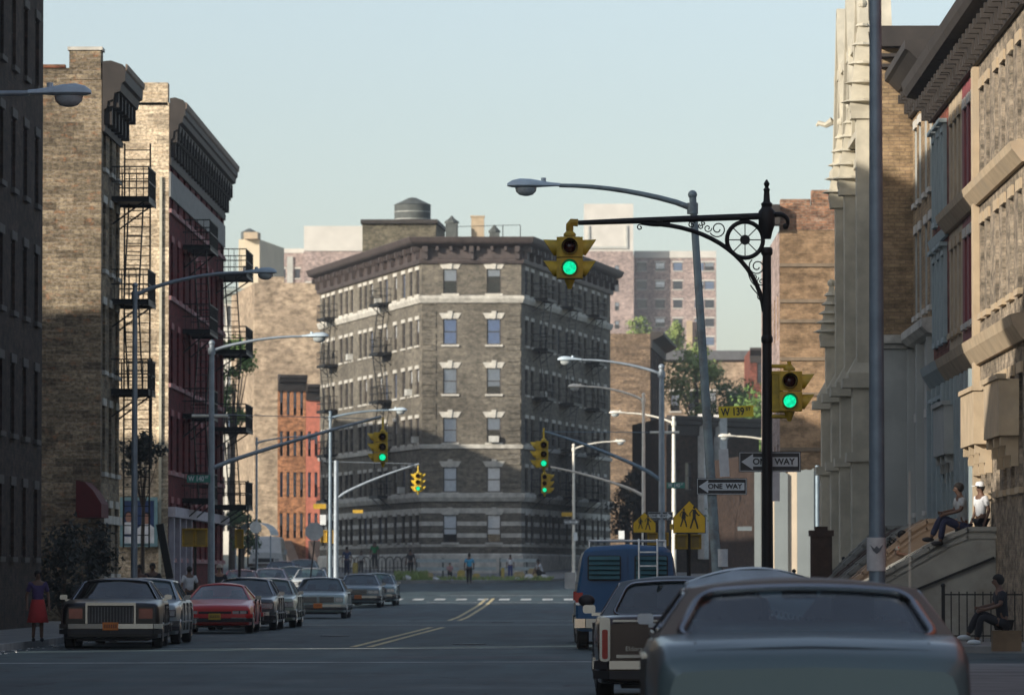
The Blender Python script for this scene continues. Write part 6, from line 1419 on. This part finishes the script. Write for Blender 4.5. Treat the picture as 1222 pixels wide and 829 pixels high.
o = b.build('wooden_crate', paint('crate_wood',(.2,.13,.07),.8), None, None, (X(1196,92)+.05,92,.135)); tag(o, 'wooden crate used as a seat at the right edge', 'crate')

# ================================================================= plants
def leafmat(name, c1, c2):
    m, nt, b = nodes(name); oi = nn(nt,'ShaderNodeTexCoord').outputs['Object']; f = noise(nt, oi, .9, 3)
    nt.links.new(ramp(nt, f, [(.3,c1),(.7,c2)]), b.inputs['Base Color']); b.inputs['Roughness'].default_value = .6; b.inputs['Specular IOR Level'].default_value = .3
    return m
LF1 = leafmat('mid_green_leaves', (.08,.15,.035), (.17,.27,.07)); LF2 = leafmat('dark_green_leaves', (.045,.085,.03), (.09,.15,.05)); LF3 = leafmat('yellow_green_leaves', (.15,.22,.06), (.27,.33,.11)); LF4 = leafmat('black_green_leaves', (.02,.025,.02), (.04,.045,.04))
BARK = paint('bark', (.08,.06,.045), .9, 0, .3, 3)
def tree(name, label, x, y, z, h, cr, leaf, n=2600, ls=.3, trunk=.2, group=None, clumps=14, cat='tree', low=.35, seed=1, flat=1.):
    rnd = random.Random(seed); t = thing(name, label, cat, (x,y,z), 0, group)
    cs = []; b = MB()
    for k in range(clumps):
        a = rnd.uniform(0,2*math.pi); rr = cr*rnd.uniform(.15,.85); zz_ = h*(low+(1-low)*rnd.random()**.8); kk = 1-abs((zz_/h-low)/(1-low)-.45)*.9
        cs.append((Vector((rr*kk*math.cos(a)*1., rr*kk*math.sin(a)*flat, zz_)), cr*rnd.uniform(.28,.5)))
    b.tube([(0,0,-.2),(0,0,h*low*.6),(cr*.05,0,h*low),(0,0,h*.7)], [trunk*1.2,trunk*.9,trunk*.7,trunk*.3], 8)
    for c, r_ in cs: b.tube([(0,0,h*low*.8),c*.5+Vector((0,0,h*low*.4)),c], [trunk*.35,trunk*.22,trunk*.08], 5)
    b.build('trunk', BARK, t, 50)
    L = MB(); per = n//clumps
    for c, r_ in cs:
        for k in range(per):
            d = Vector((rnd.gauss(0,1),rnd.gauss(0,1),rnd.gauss(0,.8))).normalized()*r_*rnd.random()**.45*rnd.uniform(.9,1.25); p = c+d
            s_ = ls*rnd.uniform(.5,1.1); n1 = (d.normalized()*1.2+Vector((rnd.gauss(0,.6),rnd.gauss(0,.6),rnd.gauss(.3,.6)))).normalized(); u = n1.orthogonal().normalized(); w = n1.cross(u)
            a = rnd.uniform(0,6.28); u2 = u*math.cos(a)+w*math.sin(a); w2 = n1.cross(u2)
            L.add([p-u2*s_*.5, p-w2*s_*.28, p+u2*s_*.5, p+w2*s_*.28], ((0,1,2,3),))
    L.build('crown', leaf, t); return t
tg = 'trees on the hillside at the right'
tree('leafy_tree', 'pale green tree crown left of the leaning pole, before the tan hillside row', X(832,420), 420, Z(560,420), 9.5, 3.1, LF3, 3200, .38, group=tg, seed=3)
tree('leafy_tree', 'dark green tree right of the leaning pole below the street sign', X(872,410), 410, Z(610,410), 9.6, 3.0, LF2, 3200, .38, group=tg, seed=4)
tree('leafy_tree', 'mid green tree spreading behind the black mast', X(905,400), 400, Z(640,400), 10.5, 3.4, LF1, 3200, .38, group=tg, seed=5)
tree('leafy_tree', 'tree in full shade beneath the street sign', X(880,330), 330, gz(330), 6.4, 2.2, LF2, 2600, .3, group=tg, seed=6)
tree('leafy_tree', 'bright green treetop right of the brick tenement cornice', X(808,500), 500, Z(470,500), 6.6, 1.6, LF3, 2000, .36, group=tg, seed=7)
tree('leafy_tree', 'bright green treetop peeping over the brick tenement roof', X(762,520), 520, Z(440,520), 4.8, 1.8, LF3, 1600, .36, group=tg, seed=8)
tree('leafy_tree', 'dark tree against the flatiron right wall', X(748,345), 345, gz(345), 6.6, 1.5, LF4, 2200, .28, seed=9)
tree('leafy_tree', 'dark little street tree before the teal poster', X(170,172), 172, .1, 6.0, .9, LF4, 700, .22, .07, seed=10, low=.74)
tree('leafy_tree', 'tree behind the far fire escape of the maroon tenement', X(277,330), 330, gz(330), 14.6, 1.6, LF1, 1800, .35, seed=11, low=.68)
tree('leafy_tree', 'small tree over the white canopy in the left fork', X(288,320), 320, gz(320), 4.6, 1.3, LF2, 1200, .3, seed=12)
tree('leafy_shrub', 'dark shrub growing in the vacant lot at the left', X(75,147), 147, .05, 2.7, 1.3, LF4, 1800, .2, .06, cat='shrub', low=.1, seed=13)
tree('leafy_shrub', 'second dark shrub in the vacant lot, closer to the tan wall', X(112,150), 150, .05, 2.6, 1.0, LF4, 1400, .2, .05, cat='shrub', low=.1, seed=14)
tree('leafy_shrub', 'little dark bush on the steps of the second stoop', 7.1, 119.0, 1.75, .55, .3, LF4, 400, .08, .02, cat='shrub', low=.1, seed=15)
rnd = random.Random(5); b = MB()
for k in range(2600):
    px = rnd.uniform(470,660); 
    if px > 520 and rnd.random() < .6: continue
    y = rnd.uniform(304.6,312); x = X(px,y); h_ = rnd.uniform(.1,.42)*(1.3 if px < 510 else .5); z = gz(y)+.15; a = rnd.uniform(0,6.28); d = Vector((math.cos(a),math.sin(a),0))*.05; tp_ = Vector((rnd.uniform(-.12,.12),rnd.uniform(-.1,.1),h_))
    p = Vector((x,y,z)); b.add([p-d,p+d,p+tp_+d*.3,p+tp_-d*.3], ((0,1,2,3),))
o = b.build('weeds', LF3); tag(o, 'green weeds along the front edge of the traffic island', 'weeds', kind='stuff')
# pebbly litter along kerbs
b = MB()
for k in range(500):
    y = rnd.uniform(90,260); sx = rnd.choice([LK+rnd.uniform(.02,.5),RK-rnd.uniform(.02,.4)]); s_ = rnd.uniform(.015,.05); b.obox((sx,y,gz(y)+s_*.3),(s_,s_*rnd.uniform(.6,2),s_*.5), rnd.uniform(0,3))
o = b.build('kerb_litter', PAPER); tag(o, 'small scraps of litter scattered along both kerbs', 'litter', kind='stuff')
# ================================================================= air, light, camera
HAZE = .00022
b = MB(); b.box(-160,160,-80,1000,-2,95); hz = b.build('haze', bpy.data.materials.new('haze_air')); m = hz.data.materials[0]; m.use_nodes = True; nt = m.node_tree; nt.nodes.remove(nt.nodes['Principled BSDF'])
pv = nn(nt,'ShaderNodeVolumePrincipled'); pv.inputs['Density'].default_value = HAZE; pv.inputs['Color'].default_value = (.86,.93,1,1); pv.inputs['Anisotropy'].default_value = .2
nt.links.new(pv.outputs[0], nt.nodes['Material Output'].inputs['Volume']); tag(hz, 'pale haze filling the air over the avenue', 'haze', kind='stuff')
w = bpy.data.worlds.new('World'); scene.world = w; w.use_nodes = True; nt = w.node_tree
EL = 19.0; AZ = 50.0     # sun low, behind and to the left of the camera
sk = nt.nodes.new('ShaderNodeTexSky'); sk.sky_type = 'NISHITA'; sk.sun_disc = False; sk.sun_elevation = R(EL); sk.sun_rotation = R(180+AZ)
sk.air_density = 1.0; sk.dust_density = 1.4; sk.ozone_density = 1.8; sk.altitude = 0
bg = nt.nodes['Background']; hs = nt.nodes.new('ShaderNodeHueSaturation'); hs.inputs['Saturation'].default_value = .72; nt.links.new(sk.outputs[0], hs.inputs['Color']); nt.links.new(hs.outputs[0], bg.inputs[0]); bg.inputs[1].default_value = .125
sd = bpy.data.lights.new('sun', 'SUN'); sd.energy = 4.5; sd.angle = R(.55); sd.color = (1,.91,.79); so = link('sun', sd)
d = Vector((math.sin(R(AZ))*math.cos(R(EL)), math.cos(R(AZ))*math.cos(R(EL)), -math.sin(R(EL)))); so.rotation_euler = d.to_track_quat('-Z','Y').to_euler()
cd = bpy.data.cameras.new('camera'); cd.sensor_fit = 'HORIZONTAL'; cd.sensor_width = 39.; cd.lens = 200.; cd.clip_start = .5; cd.clip_end = 20000
cam = link('camera', cd, None, (0,0,EYE)); yaw = math.atan((VPX-611)/F); pitch = math.atan((HY-414.5)/F)
cam.rotation_euler = (math.pi/2+pitch, 0, yaw); scene.camera = cam
cd.dof.use_dof = True; cd.dof.focus_distance = 84; cd.dof.aperture_fstop = 5.6
scene.view_settings.view_transform = 'Standard'; scene.view_settings.look = 'None'; scene.view_settings.gamma = 1; scene.view_settings.exposure = .5; scene.view_settings.use_curve_mapping = False
scene.render.film_transparent = False
scene.cycles.max_bounces = 6; scene.cycles.transparent_max_bounces = 12; scene.cycles.volume_bounces = 0
